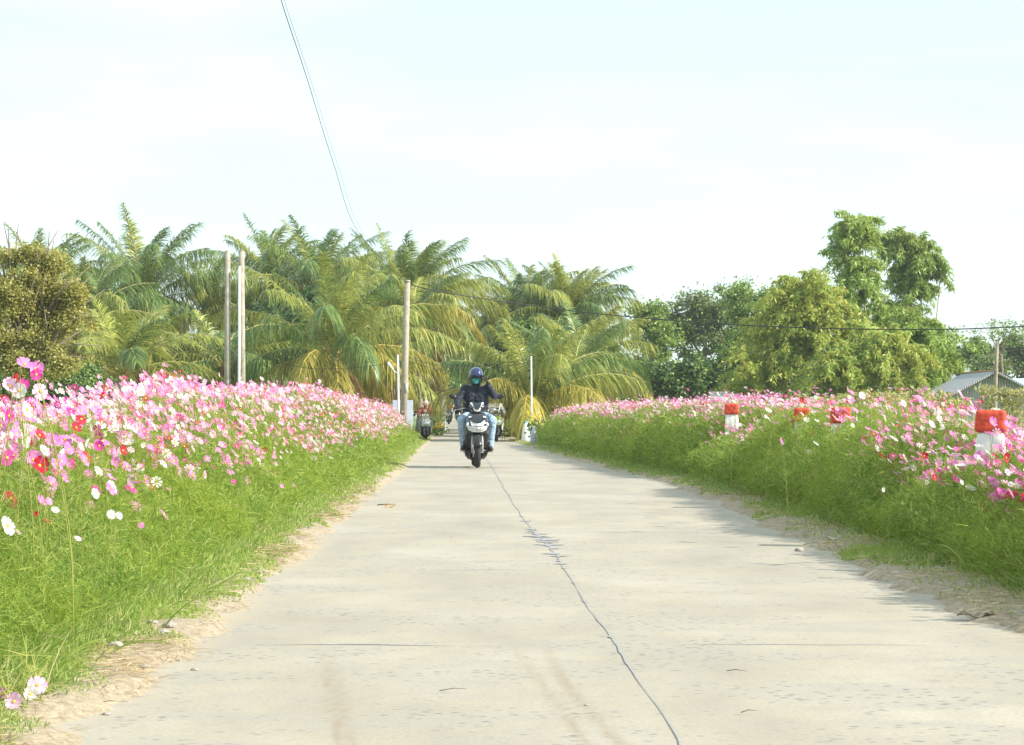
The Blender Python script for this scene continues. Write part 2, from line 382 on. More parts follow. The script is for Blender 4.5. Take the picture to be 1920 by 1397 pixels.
V, F = strip('j', cxs, cy, list(zip(wl, wr_)), 0)
tag(np_mesh('road_joint', V, F, M['tar']), 'dark tar sealed crack running lengthwise down the concrete road', 'road joint', kind='structure')
Vs, Fs, o = [], [], 0
for Y0 in (8.2, 12.2, 16.1, 20.1, 24.2, 28.2, 32.2, 40.4, 48.3, 56.4):
    for (xa, xb) in ((xl(Y0) + .25, float(np.interp(Y0, cy, cxs)) - .08), (float(np.interp(Y0, cy, cxs)) + .25, xr(Y0) - .5)):
        X = np.arange(xa, xb, .05); n = len(X)
        Yc = Y0 + (vn(X, X * 0 + Y0, 1.5) - .5) * .08 + (vn(X, X * 0 + Y0, 9) - .5) * .02
        th = np.clip((vn(X, X * 0 + Y0 * 3, 1.6) - .35), 0.02, 1) * .024 * np.sin(np.linspace(.05, 3.09, len(X))) + .0012
        V, F = strip('t', X, Yc, list(zip(th, th)), 1); Vs += V; Fs.append(F + o); o += len(V)
tag(np_mesh('cross_joint', Vs, np.concatenate(Fs), M['tar']), 'faint dark transverse joints between the concrete road slabs', 'road joint', kind='structure')

# ------------------------------------------------------------------ flower beds
def HL(d, Y):      # plant-top height in the left bed, d = distance from the road edge
    d = d + (vn(Y * 0, Y, 1.2) - .5) * .22 + (vn(Y * 0 + 4, Y, 3.1) - .5) * .14
    n = (vn(d * 2.2, Y, 1.1) - .5) * .24 + (vn(d * 3, Y, 3.7) - .5) * .12
    return np.interp(d, [.12, .42, .72, 1.05, 1.5, 3], [.06, .26, .60, .93, 1.06, 1.12]) * (1 + n * sstep(.2, 1, d)) * np.interp(Y, [6, 8, 10, 13.5, 17.5, 24, 35, 70], [.80, .80, .66, .62, .73, .90, .97, 1.0])
def HR(d, Y):
    d = d + (vn(Y * 0 + 7, Y, 1.0) - .5) * .26 + (vn(Y * 0 + 9, Y, 2.7) - .5) * .18
    n = (vn(d * 2.2, Y + 31, 1.0) - .5) * .22 + (vn(d * 3, Y + 11, 3.3) - .5) * .12
    return (1 - .34 * sstep(25, 26.3, Y) * sstep(30.2, 29.6, Y)) * np.interp(d, [.15, .45, .75, 1.2, 3], [.06, .40, .72, .86, .88]) * (1 - .30 * sstep(1.1, 1.7, d) * sstep(22, 17, Y)) * (1 + n * sstep(.3, 1, d)) * np.interp(Y, [6, 12, 13.7, 14.8, 16.2, 20, 32, 46, 70], [.60, .62, .66, .72, .88, .92, 1.04, 1.04, 1.05])
def bed_points(n, side, dmin, dmax, Y0, Y1, power=1.0):
    u = rng.random(n); Y = np.exp(np.log(Y0) + u * np.log(Y1 / Y0)) if power else Y0 + u * (Y1 - Y0)
    d = dmin + (dmax - dmin) * rng.random(n)
    if side < 0: return d, Y, xl(Y) - d
    return d, Y, xr(Y) + d
def rdir(n, zmin, spread):
    a = rng.random(n) * 2 * np.pi; h = spread * np.sqrt(rng.random(n)); v = np.stack([np.cos(a) * h, np.sin(a) * h, np.full(n, 1.) * zmin + rng.random(n) * .3], 1)
    return norm(v)
def foliage(side, H, n, Y0, Y1, dmin, dmax):
    """feathery leaves: short needles set along small random axes"""
    K = 9; nc = n // K; d, Y, X = bed_points(nc, side, dmin, dmax, Y0, Y1)
    h = H(d, Y); z = ground_z(X, Y) + h * (1 - .97 * rng.random(nc) ** 1.2)
    ax = norm(rng.normal(size=(nc, 3)) * np.array([1, 1, .7]) + np.array([0, 0, .55])); AL = (.08 + .10 * rng.random(nc)) * (Y / 10) ** .35
    u = rng.random((nc, K)) - .5; base = np.stack([X, Y, z], 1)[:, None] + ax[:, None] * (AL[:, None] * u)[..., None]
    dr = norm(ax[:, None] * .8 + rng.normal(size=(nc, K, 3)) * .75); YY = np.repeat(Y, K)
    L = (.028 + .05 * rng.random(nc * K)) * (YY / 10) ** .45; wdt = .0021 * (YY / 10) ** .85 * (1 + rng.random(nc * K))
    return bladesV(base.reshape(-1, 3), dr.reshape(-1, 3), L, wdt, rng.random(nc * K) * .2, seg=2)
def stems(side, H, n, Y0, Y1, dmin, dmax):
    d, Y, X = bed_points(n, side, dmin, dmax, Y0, Y1); h = H(d, Y)
    L = h * (.5 + .5 * rng.random(n)); dr = norm(np.stack([rng.normal(size=n) * .16, rng.normal(size=n) * .16, np.ones(n)], 1))
    return bladesV(np.stack([X, Y, ground_z(X, Y) + (h - L) * .6], 1), dr, L, .0045 * (Y / 10) ** .7, .05, seg=3)
for side, H, nm, lab in ((-1, HL, 'cosmos_foliage', 'feathery bright green cosmos leaves filling the left roadside bed'),
                         (1, HR, 'cosmos_foliage', 'feathery green cosmos leaves and thin yellowish stems in the right roadside bed')):
    parts = []
    d0 = .34 if side < 0 else .36
    for n, a_, b_, dmx in ((430000, 6.3 if side < 0 else 5.0, 16, 1.7), (260000, 16, 36, 1.9), (130000, 36, 74 if side < 0 else 66, 2.2)):
        V, q, t_ = foliage(side, H, n, a_, b_, d0, dmx); parts.append((V, q, t_, 0))
    V, q, t_ = stems(side, H, 14000 if side < 0 else 24000, 6.3, 60, d0 + .1, 1.9); parts.append((V, q, t_, 1))
    n_ = 2600; d, Y, X = bed_points(n_, side, d0 + .25, 1.9, 7.0, 45); h = H(d, Y)
    parts.append((*bladesV(np.stack([X, Y, ground_z(X, Y) + h * .3], 1), norm(np.stack([rng.normal(size=n_) * .12, rng.normal(size=n_) * .12, np.ones(n_)], 1)), h * rng.uniform(.7, .98, n_), .0038 * (Y / 10) ** .7, .04, seg=3), 1))
    tag(blades_obj(nm, parts, [M['cosmos_leaf'], M['cosmos_stem']]), lab, 'foliage', kind='stuff')

# verge grass
def verge(side, n, Y0, Y1, dmin, dmax, hfun, lean, dens=None):
    d, Y, X = bed_points(n, side, dmin, dmax, Y0, Y1)
    if dens is not None: k = rng.random(n) < dens(d, X, Y); d, Y, X = d[k], Y[k], X[k]; n = len(d)
    h = hfun(d, Y) * (.45 + .75 * rng.random(n)); a = rng.random(n) * 2 * np.pi; s = 1.1 * rng.random(n)
    dr = norm(np.stack([np.cos(a) * s + lean, np.sin(a) * s, np.ones(n)], 1))
    return bladesV(np.stack([X, Y, ground_z(X, Y) - .005], 1), dr, h, .0042 * (Y / 10) ** .7 * (1 + .7 * rng.random(n)), .15 + .6 * rng.random(n), seg=3)
pl = []
denL = lambda d, X, Y: sstep(-.08, .14, d - (vn(X, Y, 2.1) - .5) * .34 - .14 * sstep(11, 7, Y))
pl.append((*verge(-1, 100000, 5.2, 20, -.08, .75, lambda d, Y: .03 + .22 * sstep(.05, .6, d), .10, denL), 0))
pl.append((*verge(-1, 50000, 20, 90, -.08, .8, lambda d, Y: .04 + .18 * sstep(.05, .6, d), .08, denL), 0))
tag(blades_obj('verge_grass', pl, [M['grass']]), 'bright green grass along the left edge of the road', 'grass', kind='stuff')
def denR(d, X, Y):
    bare = sstep(.52, .70, vn(Y, X * 0 + 3.5, .55)) * sstep(.75, .3, d)
    return sstep(-.10, .06, d - (vn(X, Y, 1.9) - .5) * .26) * (1 - .93 * bare)
pl = [(*verge(1, 100000, 5.6, 22, -.08, .85, lambda d, Y: (.05 + .17 * sstep(.1, .6, d)) * (.6 + .9 * vn(d * 2, Y, 1.2)), .0, denR), 0),
      (*verge(1, 50000, 22, 80, -.08, .85, lambda d, Y: .05 + .18 * sstep(.1, .6, d), .0, denR), 0)]
tag(blades_obj('verge_grass', pl, [M['grass']]), 'patchy darker grass along the right edge of the road', 'grass', kind='stuff')
# dry straw litter on the shoulders
def litter(side, n, Y0, Y1, dmin, dmax):
    d, Y, X = bed_points(n, side, dmin, dmax, Y0, Y1)
    k = rng.random(n) < sstep(.35, .6, vn(X, Y, 1.7)) + .12; X, Y = X[k], Y[k]; n = len(X)
    a = rng.random(n) * 2 * np.pi; dr = np.stack([np.cos(a), np.sin(a), .12 * rng.random(n)], 1)
    return bladesV(np.stack([X, Y, ground_z(X, Y) + .004 + .012 * rng.random(n)], 1), norm(dr), .03 + .09 * rng.random(n), .0032 * (Y / 8) ** .7, .05, side=norm(np.stack([-np.sin(a), np.cos(a), .4 * rng.normal(size=n)], 1)), seg=2)
tag(blades_obj('dry_straw', [(*litter(-1, 16000, 5.2, 26, -.12, .38), 0)], [M['dry']]), 'dry straw and dead grass scattered on the left shoulder', 'straw', kind='stuff')
tag(blades_obj('dry_straw', [(*litter(1, 11000, 6.5, 30, -.05, .6), 0)], [M['dry']]), 'dry straw scattered on the bare right shoulder', 'straw', kind='stuff')

# field grass behind the beds, up to the trees
def field(n, X0, X1, Y0, Y1, h, mat, lab, nm='field_grass', wmul=1, dens=True):
    Y = np.exp(np.log(Y0) + rng.random(n) * np.log(Y1 / Y0)); X = X0 + (X1 - X0) * rng.random(n)
    X = np.where(X > 0, X + xr(Y) + 1.8, X + xl(Y) - 1.6)
    a = rng.random(n) * 2 * np.pi; s = .45 * rng.random(n); hh = h * (.4 + .8 * rng.random(n)) * (.5 + vn(X, Y, .35))
    dr = norm(np.stack([np.cos(a) * s, np.sin(a) * s, np.ones(n)], 1))
    o = blades_obj(nm, [(*bladesV(np.stack([X, Y, ground_z(X, Y)], 1), dr, hh, .0055 * (Y / 10) ** .8 * wmul, .3, seg=3), 0)], [mat])
    return tag(o, lab, 'grass', kind='stuff')
field(50000, .1, 30, 18, 110, .95, M['weed'], 'tall pale seeding grass in the field beyond the right flower bed')
field(16000, -14, -.1, 20, 110, .8, M['grass'], 'rough grass behind the left flower bed below the palms')

# --- flowers
def flower_np(c, nrm, r, npet=8):
    """many flowers: returns V, petal quads (k,4), disc faces (k,6)"""
    n = len(c); up = np.tile([0, 0, 1.], (n, 1)); u = norm(np.cross(nrm, up + rng.normal(size=(n, 3)) * .2)); v = np.cross(nrm, u)
    Vs = []; Q = []
    per = npet * 5 + 6; V = np.zeros((n, per, 3)); cup = rng.uniform(-.1, .35, n)
    for k in range(npet):
        a = 2 * np.pi * k / npet + rng.random(n) * .2
        for j, (rr, da) in enumerate(((.12, 0), (.62, -.27), (.98, -.21), (1.0, .21), (.62, .27))):
            ang = a + da * (1 if j < 9 else 0); rad = r * rr
            V[:, k * 5 + j] = c + (u * np.cos(ang)[:, None] + v * np.sin(ang)[:, None]) * rad[:, None] + nrm * (r * cup * rr * rr + r * rng.uniform(-.06, .06, n))[:, None]
    for k in range(6):
        a = np.pi * k / 3; V[:, npet * 5 + k] = c + (u * math.cos(a) + v * math.sin(a)) * (r * .2)[:, None] + nrm * (r * .09)[:, None]
    off = (np.arange(n) * per)[:, None, None]
    pent = (off + (np.arange(npet) * 5)[None, :, None] + np.arange(5)[None, None]).reshape(n, npet, 5)
    disc = (np.arange(n) * per)[:, None] + npet * 5 + np.arange(6)[None]
    return V.reshape(-1, 3), pent, disc
def make_bed_flowers(side, H, dens, dmin, dmax, Y0, Y1):
    n = int(dens * (dmax - dmin) * (Y1 - Y0)); Y = Y0 + rng.random(n) * (Y1 - Y0); d = dmin + (dmax - dmin) * rng.random(n)
    X = xl(Y) - d if side < 0 else xr(Y) + d
    h = H(d, Y)
    if side < 0:
        keep = rng.random(n) < sstep(0, .3, d - np.interp(Y, [8, 10, 14, 22, 40], [.92, .70, .56, .50, .42])) * (.6 + .6 * sstep(.3, .6, vn(X, Y, .9))) + .022
        z = h * (1.05 - .24 * rng.random(n) ** 2) + .03
    else:
        gap = 1 + 1.5 * sstep(17.5, 15.5, Y) - .72 * sstep(15.5, 17.5, Y) * sstep(28, 24, Y)
        keep = rng.random(n) < (sstep(0, .5, d - np.where(Y < 17.5, .42, .60)) * gap * (.45 + .7 * sstep(.3, .6, vn(X, Y, .9))) + .035)
        z = h * (1.06 - .25 * rng.random(n) ** 2) + .03
    tall = rng.random(n) < .09; z = z + tall * rng.random(n) * .15 + rng.normal(size=n) * .02
    return np.stack([X, Y, z + 0], 1)[keep], d[keep]
FL, _ = make_bed_flowers(-1, HL, 165, .42, 2.6, 7.2, 76)
FR, _ = make_bed_flowers(1, HR, 150, .55, 2.6, 8.5, 68)
ex = []
for (cx_, cy_, Yc, k) in ((1500, 772, 21.5, 16), (1575, 774, 18.6, 16), (1600, 790, 17, 14), (1326, 765, 32, 8), (1855, 835, 12.6, 12)):
    for _i in range(k): q_ = P(cx_ + random.gauss(0, 26), cy_ + random.gauss(0, 11), Yc + random.uniform(-.6, .6)); ex.append(q_[:])
FR = np.concatenate([FR, np.array(ex)])
# hand placed ones seen clearly in the photograph  (px, py, Y, radius, colour)
spec = [(46, 684, 7.9, .036, 'pink'), (66, 692, 8.0, .034, 'pink'), (68, 702, 7.8, .026, 'magenta'), (28, 712, 8.2, .028, 'crimson'), (44, 722, 8.3, .026, 'magenta'),
        (18, 724, 8.0, .036, 'pale pink'), (36, 732, 8.1, .033, 'white'), (76, 734, 8.2, .038, 'pale pink'), (50, 768, 8.0, .036, 'white'), (264, 735, 13, .034, 'white'),
        (208, 965, 8.9, .026, 'white'), (222, 968, 9.0, .022, 'white'), (104, 955, 8.5, .022, 'white'), (180, 925, 8.9, .03, 'white'), (88, 975, 8.6, .02, 'crimson'), (70, 965, 8.6, .018, 'crimson'),
        (92, 940, 8.5, .022, 'pink'), (146, 1010, 8.6, .02, 'pale pink'), (265, 985, 9.4, .018, 'pink'), (528, 912, 18, .026, 'pink'), (438, 903, 14, .024, 'magenta'), (256, 905, 10.2, .034, 'pink'),
        (192, 828, 9.6, .038, 'pink'), (186, 836, 9.5, .026, 'magenta'), (74, 816, 8.6, .030, 'crimson'), (152, 786, 9.2, .030, 'crimson'),
        (1464, 828, 16, .034, 'pink'), (1836, 860, 12.6, .032, 'white'), (1886, 858, 12, .034, 'crimson'), (1752, 895, 12.3, .026, 'crimson'), (1802, 905, 11.8, .020, 'white'), (1733, 855, 13, .026, 'crimson'),
        (1655, 918, 14, .022, 'white'), (1380, 744, 22, .030, 'pink'), (1502, 750, 20, .030, 'crimson'), (1616, 742, 17, .036, 'white'), (1464, 748, 19, .028, 'white'), (1725, 748, 14.5, .040, 'pink'), (1695, 756, 14.6, .030, 'white'), (1860, 792, 12.4, .034, 'pink'),
        (1745, 797, 14, .034, 'white'), (1890, 885, 11.8, .028, 'pale pink')]
low = [(70, 1328, 6.35, .030, 'pale pink', 'striped pink and white cosmos bloom on the straw at bottom left, topmost of four'),
       (58, 1358, 6.2, .022, 'white', 'half closed white cosmos bloom lying on the straw in the bottom left corner'),
       (26, 1381, 6.05, .026, 'pale pink', 'cosmos bloom showing its yellow centre on the straw, lowest in the bottom left corner'),
       (4, 1346, 6.2, .022, 'pink', 'pink cosmos bloom on the straw cut by the left edge of the picture')]
ALL = np.concatenate([FL, FR]); n = len(ALL)
ALL[:, 2] += ground_z(ALL[:, 0], ALL[:, 1]) - gz(ALL[:, 1]) * 0
px, py = project(ALL[:, 0], ALL[:, 1], ALL[:, 2])
rad = rng.uniform(.017, .037, n) + .006 * (ALL[:, 1] < 12); colr = rng.choice(5, n, p=PW)
inframe = (px > 2) & (px < 1918)
# keep the post tops readable: few blooms straight in front of the red caps
for (cx_, w_, yt, yb, Yp) in ((1855, 34, 768, 808, 14), (1372, 17, 755, 785, 30)):
    hide = (abs(px - cx_) < w_) & (py > yt - 4) & (py < yb) & (ALL[:, 1] < Yp + .2) & (rng.random(n) < .85); inframe_keep = ~hide
    ALL, px, py, rad, colr, inframe = ALL[inframe_keep], px[inframe_keep], py[inframe_keep], rad[inframe_keep], colr[inframe_keep], inframe[inframe_keep]; n = len(ALL)
score = np.where(inframe, rad / ALL[:, 1] * (1 + (ALL[:, 2] > .55) * .2), 0)
order = np.argsort(-score); NIND = 300 - len(spec) - len(low)
ind = order[:NIND]; rest = order[NIND:]
def face_dir(n, side):
    s = np.array(sdir); base = np.where(side[:, None] < 0, s * .9 + np.array([.15, -.22, .15]), s * .7 + np.array([0, -.10, .45]))
    return norm(base + rng.normal(size=(n, 3)) * .42)
# the far and small ones: one object
c = ALL[rest]; nr = face_dir(len(c), np.sign(c[:, 0] - (xl(c[:, 1]) + xr(c[:, 1])) / 2))
V, pent, disc = flower_np(c, nr, rad[rest] * 1.02)
mi_p = np.repeat(colr[rest], 8); 
k6 = len(disc)
parts_mi = np.concatenate([mi_p, np.full(k6, 5)])
cf = np_mesh('cosmos_flowers', V, [pent.reshape(-1, 5), disc], [PET[k] for k in PN] + [M['disc']], parts_mi)
tag(cf, 'mass of pink, white and crimson cosmos blooms farther along both roadside beds', 'flowers', kind='stuff')
# the 300 nearest: things with parts
def petals_mesh(name, seed, cup):
    rr = random.Random(seed); bm = bmesh.new()
    for k in range(8):
        a = 2 * math.pi * k / 8 + rr.uniform(-.08, .08); tilt = cup + rr.uniform(-.1, .1); R_ = Matrix.Rotation(a, 3, 'Z')
        rows = [(.12, .05), (.45, .19), (.75, .285), (.93, .27), (1.0, .17)]; pr = []
        for rad_, hw in rows:
            row = []
            for s in (-1, 0, 1):
                dz = tilt * rad_ * rad_ + (-.05 if s == 0 else 0); rx = rad_ - (.05 if (s == 0 and rad_ == 1.0) else 0)
                row.append(bm.verts.new(R_ @ Vector((rx, s * hw, dz + rr.uniform(-.015, .015)))))
            pr.append(row)
        for r0, r1 in zip(pr, pr[1:]):
            for j in range(2): bm.faces.new((r0[j], r1[j], r1[j + 1], r0[j + 1]))
    me = bpy.data.meshes.new(name); bm.to_mesh(me); bm.free(); me.polygons.foreach_set('use_smooth', [True] * len(me.polygons)); return me
PM = {}
for cn in PN:
    for s in range(4):
        me = petals_mesh('petals', s * 7 + 1, [-.12, .1, .3, .55][s]); me.materials.append(PET[cn]); PM[cn, s] = me
bm = bmesh.new(); ell(bm, (0, 0, .05), (.19, .19, .11), seg=10); DM = bpy.data.meshes.new('flower_centre'); bm.to_mesh(DM); bm.free(); DM.materials.append(M['disc'])
SM = []
for s in range(4):
    rr = random.Random(s); bm = bmesh.new(); lean = .05 + .05 * s
    pts = [(lean * (z ** 2), .02 * math.sin(z * 5 + s), z) for z in [k / 7 for k in range(8)]]
    tube(bm, pts, [.0022 * (1.2 - .5 * k / 7) for k in range(8)], 5)
    for k in range(26):
        z = rr.uniform(.25, .85); a = rr.uniform(0, 6.28); L = rr.uniform(.04, .11); p = Vector((lean * z * z, 0, z)); q = p + Vector((math.cos(a) * L, math.sin(a) * L, L * .5))
        sd = Vector((-math.sin(a), math.cos(a), 0)) * .0018; bm.faces.new([bm.verts.new(v) for v in (p - sd, p + sd, q + sd * .4, q - sd * .4)])
    me = bpy.data.meshes.new('stem'); bm.to_mesh(me); bm.free(); me.materials.append(M['cosmos_stem']); SM.append((me, lean))
def add_flower(c, nrm, r, cn, label, stemless=False):
    c = Vector(c); sm, lean = random.choice(SM); az = random.uniform(0, 6.28)
    gzz = float(ground_z(c.x, c.y)); h = max(.02, c.z - gzz)
    base = Vector((c.x - lean * h * math.cos(az), c.y - lean * h * math.sin(az), gzz)) if not stemless else Vector((c.x + .03, c.y + .02, gzz))
    e = empty('cosmos_flower', base, 0, label, 'flower', 'cosmos flowers along the road')
    st = bpy.data.objects.new('stem', sm); col.objects.link(st); st.parent = e
    if stemless: st.rotation_euler = (0, R(-86), random.uniform(-1, 1)); st.scale = (1, 1, .12); st.location = (0, 0, .015)
    else: st.rotation_euler = (0, 0, az); st.scale = (h, h, h)
    # keep the stem thin whatever the height
    q = Vector(nrm).to_track_quat('Z', 'Y')
    for nm, me in (('petals', PM[cn, random.randrange(4)]), ('flower_centre', DM)):
        o = bpy.data.objects.new(nm, me); col.objects.link(o); o.parent = e; o.location = c - base; o.rotation_mode = 'QUATERNION'; o.rotation_quaternion = q; o.scale = (r, r, r)
BACK = [(0, 110, 'before the olive tree'), (110, 215, 'right of the olive tree'), (215, 330, 'below the tallest left palm'), (330, 440, 'left of the paired poles'),
        (440, 560, 'right of the paired poles'), (560, 800, 'towards the far left palms'), (800, 1340, 'near the far small posts'), (1340, 1460, 'around the second red cap'),
        (1460, 1600, 'under the bamboo clump'), (1600, 1740, 'under the tall bamboo'), (1740, 1800, 'left of the nearest post'), (1800, 1890, 'at the nearest post'), (1890, 1990, 'at the right picture edge')]
def where(x, y):
    b = next((w_ for a_, c_, w_ in BACK if a_ <= x < c_), 'by the road')
    v = [w_ for lim, w_ in ((730, 'topmost'), (770, 'high'), (815, 'mid height'), (865, 'lower'), (930, 'low'), (3000, 'lowest')) if y < lim][0]
    return v, b
def flabel(cn, nrm, r, x, y):
    v, b = where(x, y); f = -nrm[1]
    look = 'open' if f > .55 else ('sideways' if f > .15 else 'edge on'); look += ' right' if nrm[0] > .65 else (' upward' if nrm[2] > .55 else '')
    sz = 'big' if r > .038 else ('small' if r < .031 else 'medium')
    return f'{v} {sz} {cn} cosmos, {look}, {b}'
nr = face_dir(len(ind), np.sign(ALL[ind, 0]))
for k, i in enumerate(ind):
    X, Y, Z = ALL[i]; add_flower((X, Y, Z), nr[k], rad[i], PN[colr[i]], flabel(PN[colr[i]], nr[k], rad[i], px[i], py[i]))
special = {0: 'large pink cosmos bloom with orange centre, highest of all in the left bed', 2: 'small magenta cosmos bloom with yellow centre just under the highest pink blooms on the left',
           3: 'dark crimson cosmos bloom seen edge on at upper left, below the highest pink blooms', 8: 'white cosmos bloom with orange centre facing the road at far left', 9: 'lone white cosmos bloom standing clear above the left bed against dark palms',
           22: 'large pink cosmos bloom with orange centre in the middle of the left mass', 26: 'lone lilac pink cosmos bloom on the green front of the right bed',
           28: 'crimson cosmos bloom at the right edge of the picture', 34: 'red cosmos bloom standing high above the right bed in front of the bamboo', 35: 'white cosmos bloom standing high above the right bed in front of the bamboo',
           39: 'pink cosmos bloom hanging in front of the nearest red post cap', 37: 'pink cosmos bloom standing highest left of the nearest red topped post'}
for k, (x, y, Y, r, cn) in enumerate(spec):
    c = P(x, y, Y); nn = norm(np.array(sdir) * .7 + np.array([0, -.5, .1]) + rng.normal(size=3) * .35); r *= .92 if y < 860 else .8
    add_flower(c, nn, r, cn, special.get(k, flabel(cn, nn, r, x, y)))
ORD = ['first', 'second', 'third', 'fourth', 'fifth', 'sixth', 'seventh', 'eighth', 'ninth', 'tenth', 'eleventh', 'twelfth']
same = {}
for o in [o for o in col.objects if o.name.startswith('cosmos_flower') and 'label' in o and o.get('category') == 'flower']: same.setdefault(o['label'], []).append(o)
for lb, os_ in same.items():
    if len(os_) > 1:
        os_.sort(key=lambda o: o.location.x / o.location.y)
        for k, o in enumerate(os_[:12]): o['label'] = f'{ORD[k]} from left, {lb}'
for x, y, Y, r, cn, lab in low:
    c = P(x, y, Y); c.z = float(ground_z(c.x, c.y)) + .035; add_flower(c, norm(np.array([.1, -.8, .5]) + rng.normal(size=3) * .15), r, cn, lab, True)

# ------------------------------------------------------------------ palms
UP = Vector((0, 0, 1))
def frond(parent, base, az, el, L, droop, mat, rmat, hang=.7, wind=.25, nl=64, lw=.05, ll=.95, tilt=0):
    n = 15; p = np.array(base, float); pts = [p.copy()]; e = el; h = np.array([math.cos(az), math.sin(az), 0.])
    for i in range(n):
        t = (i + 1) / n; e = el - droop * t ** 1.25
        dv = h * math.cos(e) + np.array([0, 0, math.sin(e)]) + np.array([wind * t * t * .6, 0, 0]); dv /= np.linalg.norm(dv)
        p = p + dv * L / n; pts.append(p.copy())
    pts = np.array(pts)
    bm = bmesh.new(); tube(bm, [tuple(q) for q in pts[::2]], [.035 * (1 - .85 * k / 8) + .004 for k in range(len(pts[::2]))], 4)
    me = bpy.data.meshes.new('tmp'); bm.to_mesh(me); bm.free()
    rv = np.array([v.co[:] for v in me.vertices]); rf = [np.array([list(f.vertices) for f in me.polygons if len(f.vertices) == 4])]; bpy.data.meshes.remove(me)
    ts = np.linspace(.14, .995, nl) + rng.uniform(-.004, .004, nl); ts = np.clip(ts, 0, .999)
    ii = np.minimum((ts * n).astype(int), n - 1); f = ts * n - ii
    B = pts[ii] * (1 - f[:, None]) + pts[ii + 1] * f[:, None]; T = norm(pts[ii + 1] - pts[ii])
    S = norm(np.cross(T, np.array([0, 0, 1.]) + .001)); tw = tilt + rng.uniform(-.3, .3)
    Nn = np.cross(S, T); S = S * math.cos(tw) + Nn * math.sin(tw); Nn = np.cross(S, T)
    prof = np.interp(ts, [.14, .3, .55, .8, 1], [.45, .9, 1, .72, .35]) * ll * (.9 + .2 * rng.random(nl))
    parts = []
    for s in (-1, 1):
        fw = .5 + .7 * ts; dr = norm(S * s * .85 + T * fw[:, None] + Nn * .28 + rng.normal(size=(nl, 3)) * .22)
        wv = norm(np.cross(dr, Nn))
        parts.append((*bladesV(B, dr, prof, lw * (.8 + .4 * rng.random(nl)), hang * (.7 + .6 * rng.random(nl)), side=wv, seg=3, prof=[.55, 1, .75], wind=(wind * .5, 0)), 0))
    o = blades_obj('frond', parts, [mat, rmat], parent)
    # join the rachis into the same mesh
    m2 = bmesh.new(); m2.from_mesh(o.data); vs = [m2.verts.new(v) for v in rv]
    for fc in rf[0]:
        try: nf = m2.faces.new([vs[k] for k in fc]); nf.material_index = 1
        except ValueError: pass
    m2.to_mesh(o.data); m2.free()
    o.parent = parent
    return o
def palm(cx_, cy_, Y, L, label, nf=26, base_px=None, young=0, yellow=.3, dead=2, wind=.25, trunk=True, fruit=False, hang=1.0, elr=(-.35, 1.45), azoff=0):
    c = P(cx_, cy_, Y); b = P(base_px or cx_, 800, Y); gzz = float(ground_z(b.x, b.y))
    e = empty('palm_tree', (b.x, b.y, gzz), 0, label, 'palm tree', 'coconut palms behind the flower beds')
    top = Vector((c.x - b.x, 0, c.z - gzz)); S = L / 4.5
    if trunk:
        bm = bmesh.new(); n = 9; pts = []; rr = []
        for k in range(n):
            t = k / (n - 1); pts.append((top.x * t * t + .1 * math.sin(t * 3), 0, (top.z - .1) * t)); rr.append((.17 - .04 * t + (.07 if k == 0 else 0)) * S)
        tube(bm, pts, rr, 10); obj('trunk', bm, M['palmbark'], e)
        bm = bmesh.new(); ell(bm, top + Vector((0, 0, -.12)), (.26 * S, .26 * S, .48 * S), seg=12)
        for v in bm.verts: v.co += Vector((random.uniform(-1, 1), random.uniform(-1, 1), 0)) * .04
        obj('crown_shaft', bm, M['fibre'], e)
    ga = 2.39996
    nf = int(nf * 1.3); L *= 1.05
    for k in range(nf):
        t = (k + .5) / nf                       # 0 = old and low, 1 = young and upright
        el = elr[0] + (elr[1] - elr[0]) * t ** .58 + random.uniform(-.12, .12); az = k * ga + azoff + random.uniform(-.25, .25)
        Lf = L * (.82 + .3 * math.sin(t * math.pi)) * random.uniform(.85, 1.1)
        dr = (1.85 - 1.3 * t) * random.uniform(.8, 1.2)
        if k < dead: mt, rm = M['palm_b'], M['fibre']
        elif t < .3 and random.random() < yellow * 1.3: mt, rm = M['palm_o'], M['rachis_o']
        elif random.random() < yellow * 1.3: mt, rm = M['palm_y'], M['rachis']
        else: mt, rm = M['palm_g'], M['rachis']
        off = (top.x + .08 * math.cos(az), .08 * math.sin(az), top.z + .1 * t)
        frond(e, off, az, el if k >= dead else -.6, Lf, dr, mt, rm, hang=hang * (1.7 - 1.1 * t), wind=wind * (.5 + t), lw=.042 * (Y / 100) ** .5, ll=1.08 * S ** .7, nl=98)
    if fruit:
        for k in range(6):
            a = k * 1.05; bm = bmesh.new(); ell(bm, (top.x + .30 * math.cos(a), .30 * math.sin(a), top.z - .38 - .12 * (k % 2)), (.12, .12, .15), seg=10); obj('coconut', bm, M['coco'], e)
    return e
M['coco'] = simple('coconut', (.42, .30, .10), .6)
palm(75, 560, 104, 3.9, 'palm with short pale fronds rising behind the olive coloured tree at far left', 22, yellow=.25, wind=.1)
palm(165, 600, 98, 3.8, 'lower palm with drooping fronds right of the olive coloured tree', 20, yellow=.35, wind=.2)
palm(268, 575, 110, 5.2, 'tallest palm on the left with upright dark green fronds and one yellow frond', 28, yellow=.25, fruit=True, elr=(-.25, 1.5), wind=.12)
palm(235, 705, 88, 4.0, 'low palm with arching yellow green fronds under the tallest left palm', 20, yellow=.6, hang=.6, elr=(-.1, 1.3), trunk=True)
palm(390, 610, 112, 4.0, 'palm with narrow upright fronds just left of the paired poles', 22, yellow=.3, wind=.12, elr=(-.1, 1.5))
palm(420, 690, 94, 3.6, 'low palm with brown fibrous trunk behind the base of the paired poles', 18, yellow=.5, dead=3, elr=(-.3, 1.1))
palm(505, 540, 118, 4.2, 'palm with tattered dark fronds directly right of the paired poles', 22, yellow=.15, wind=.2)
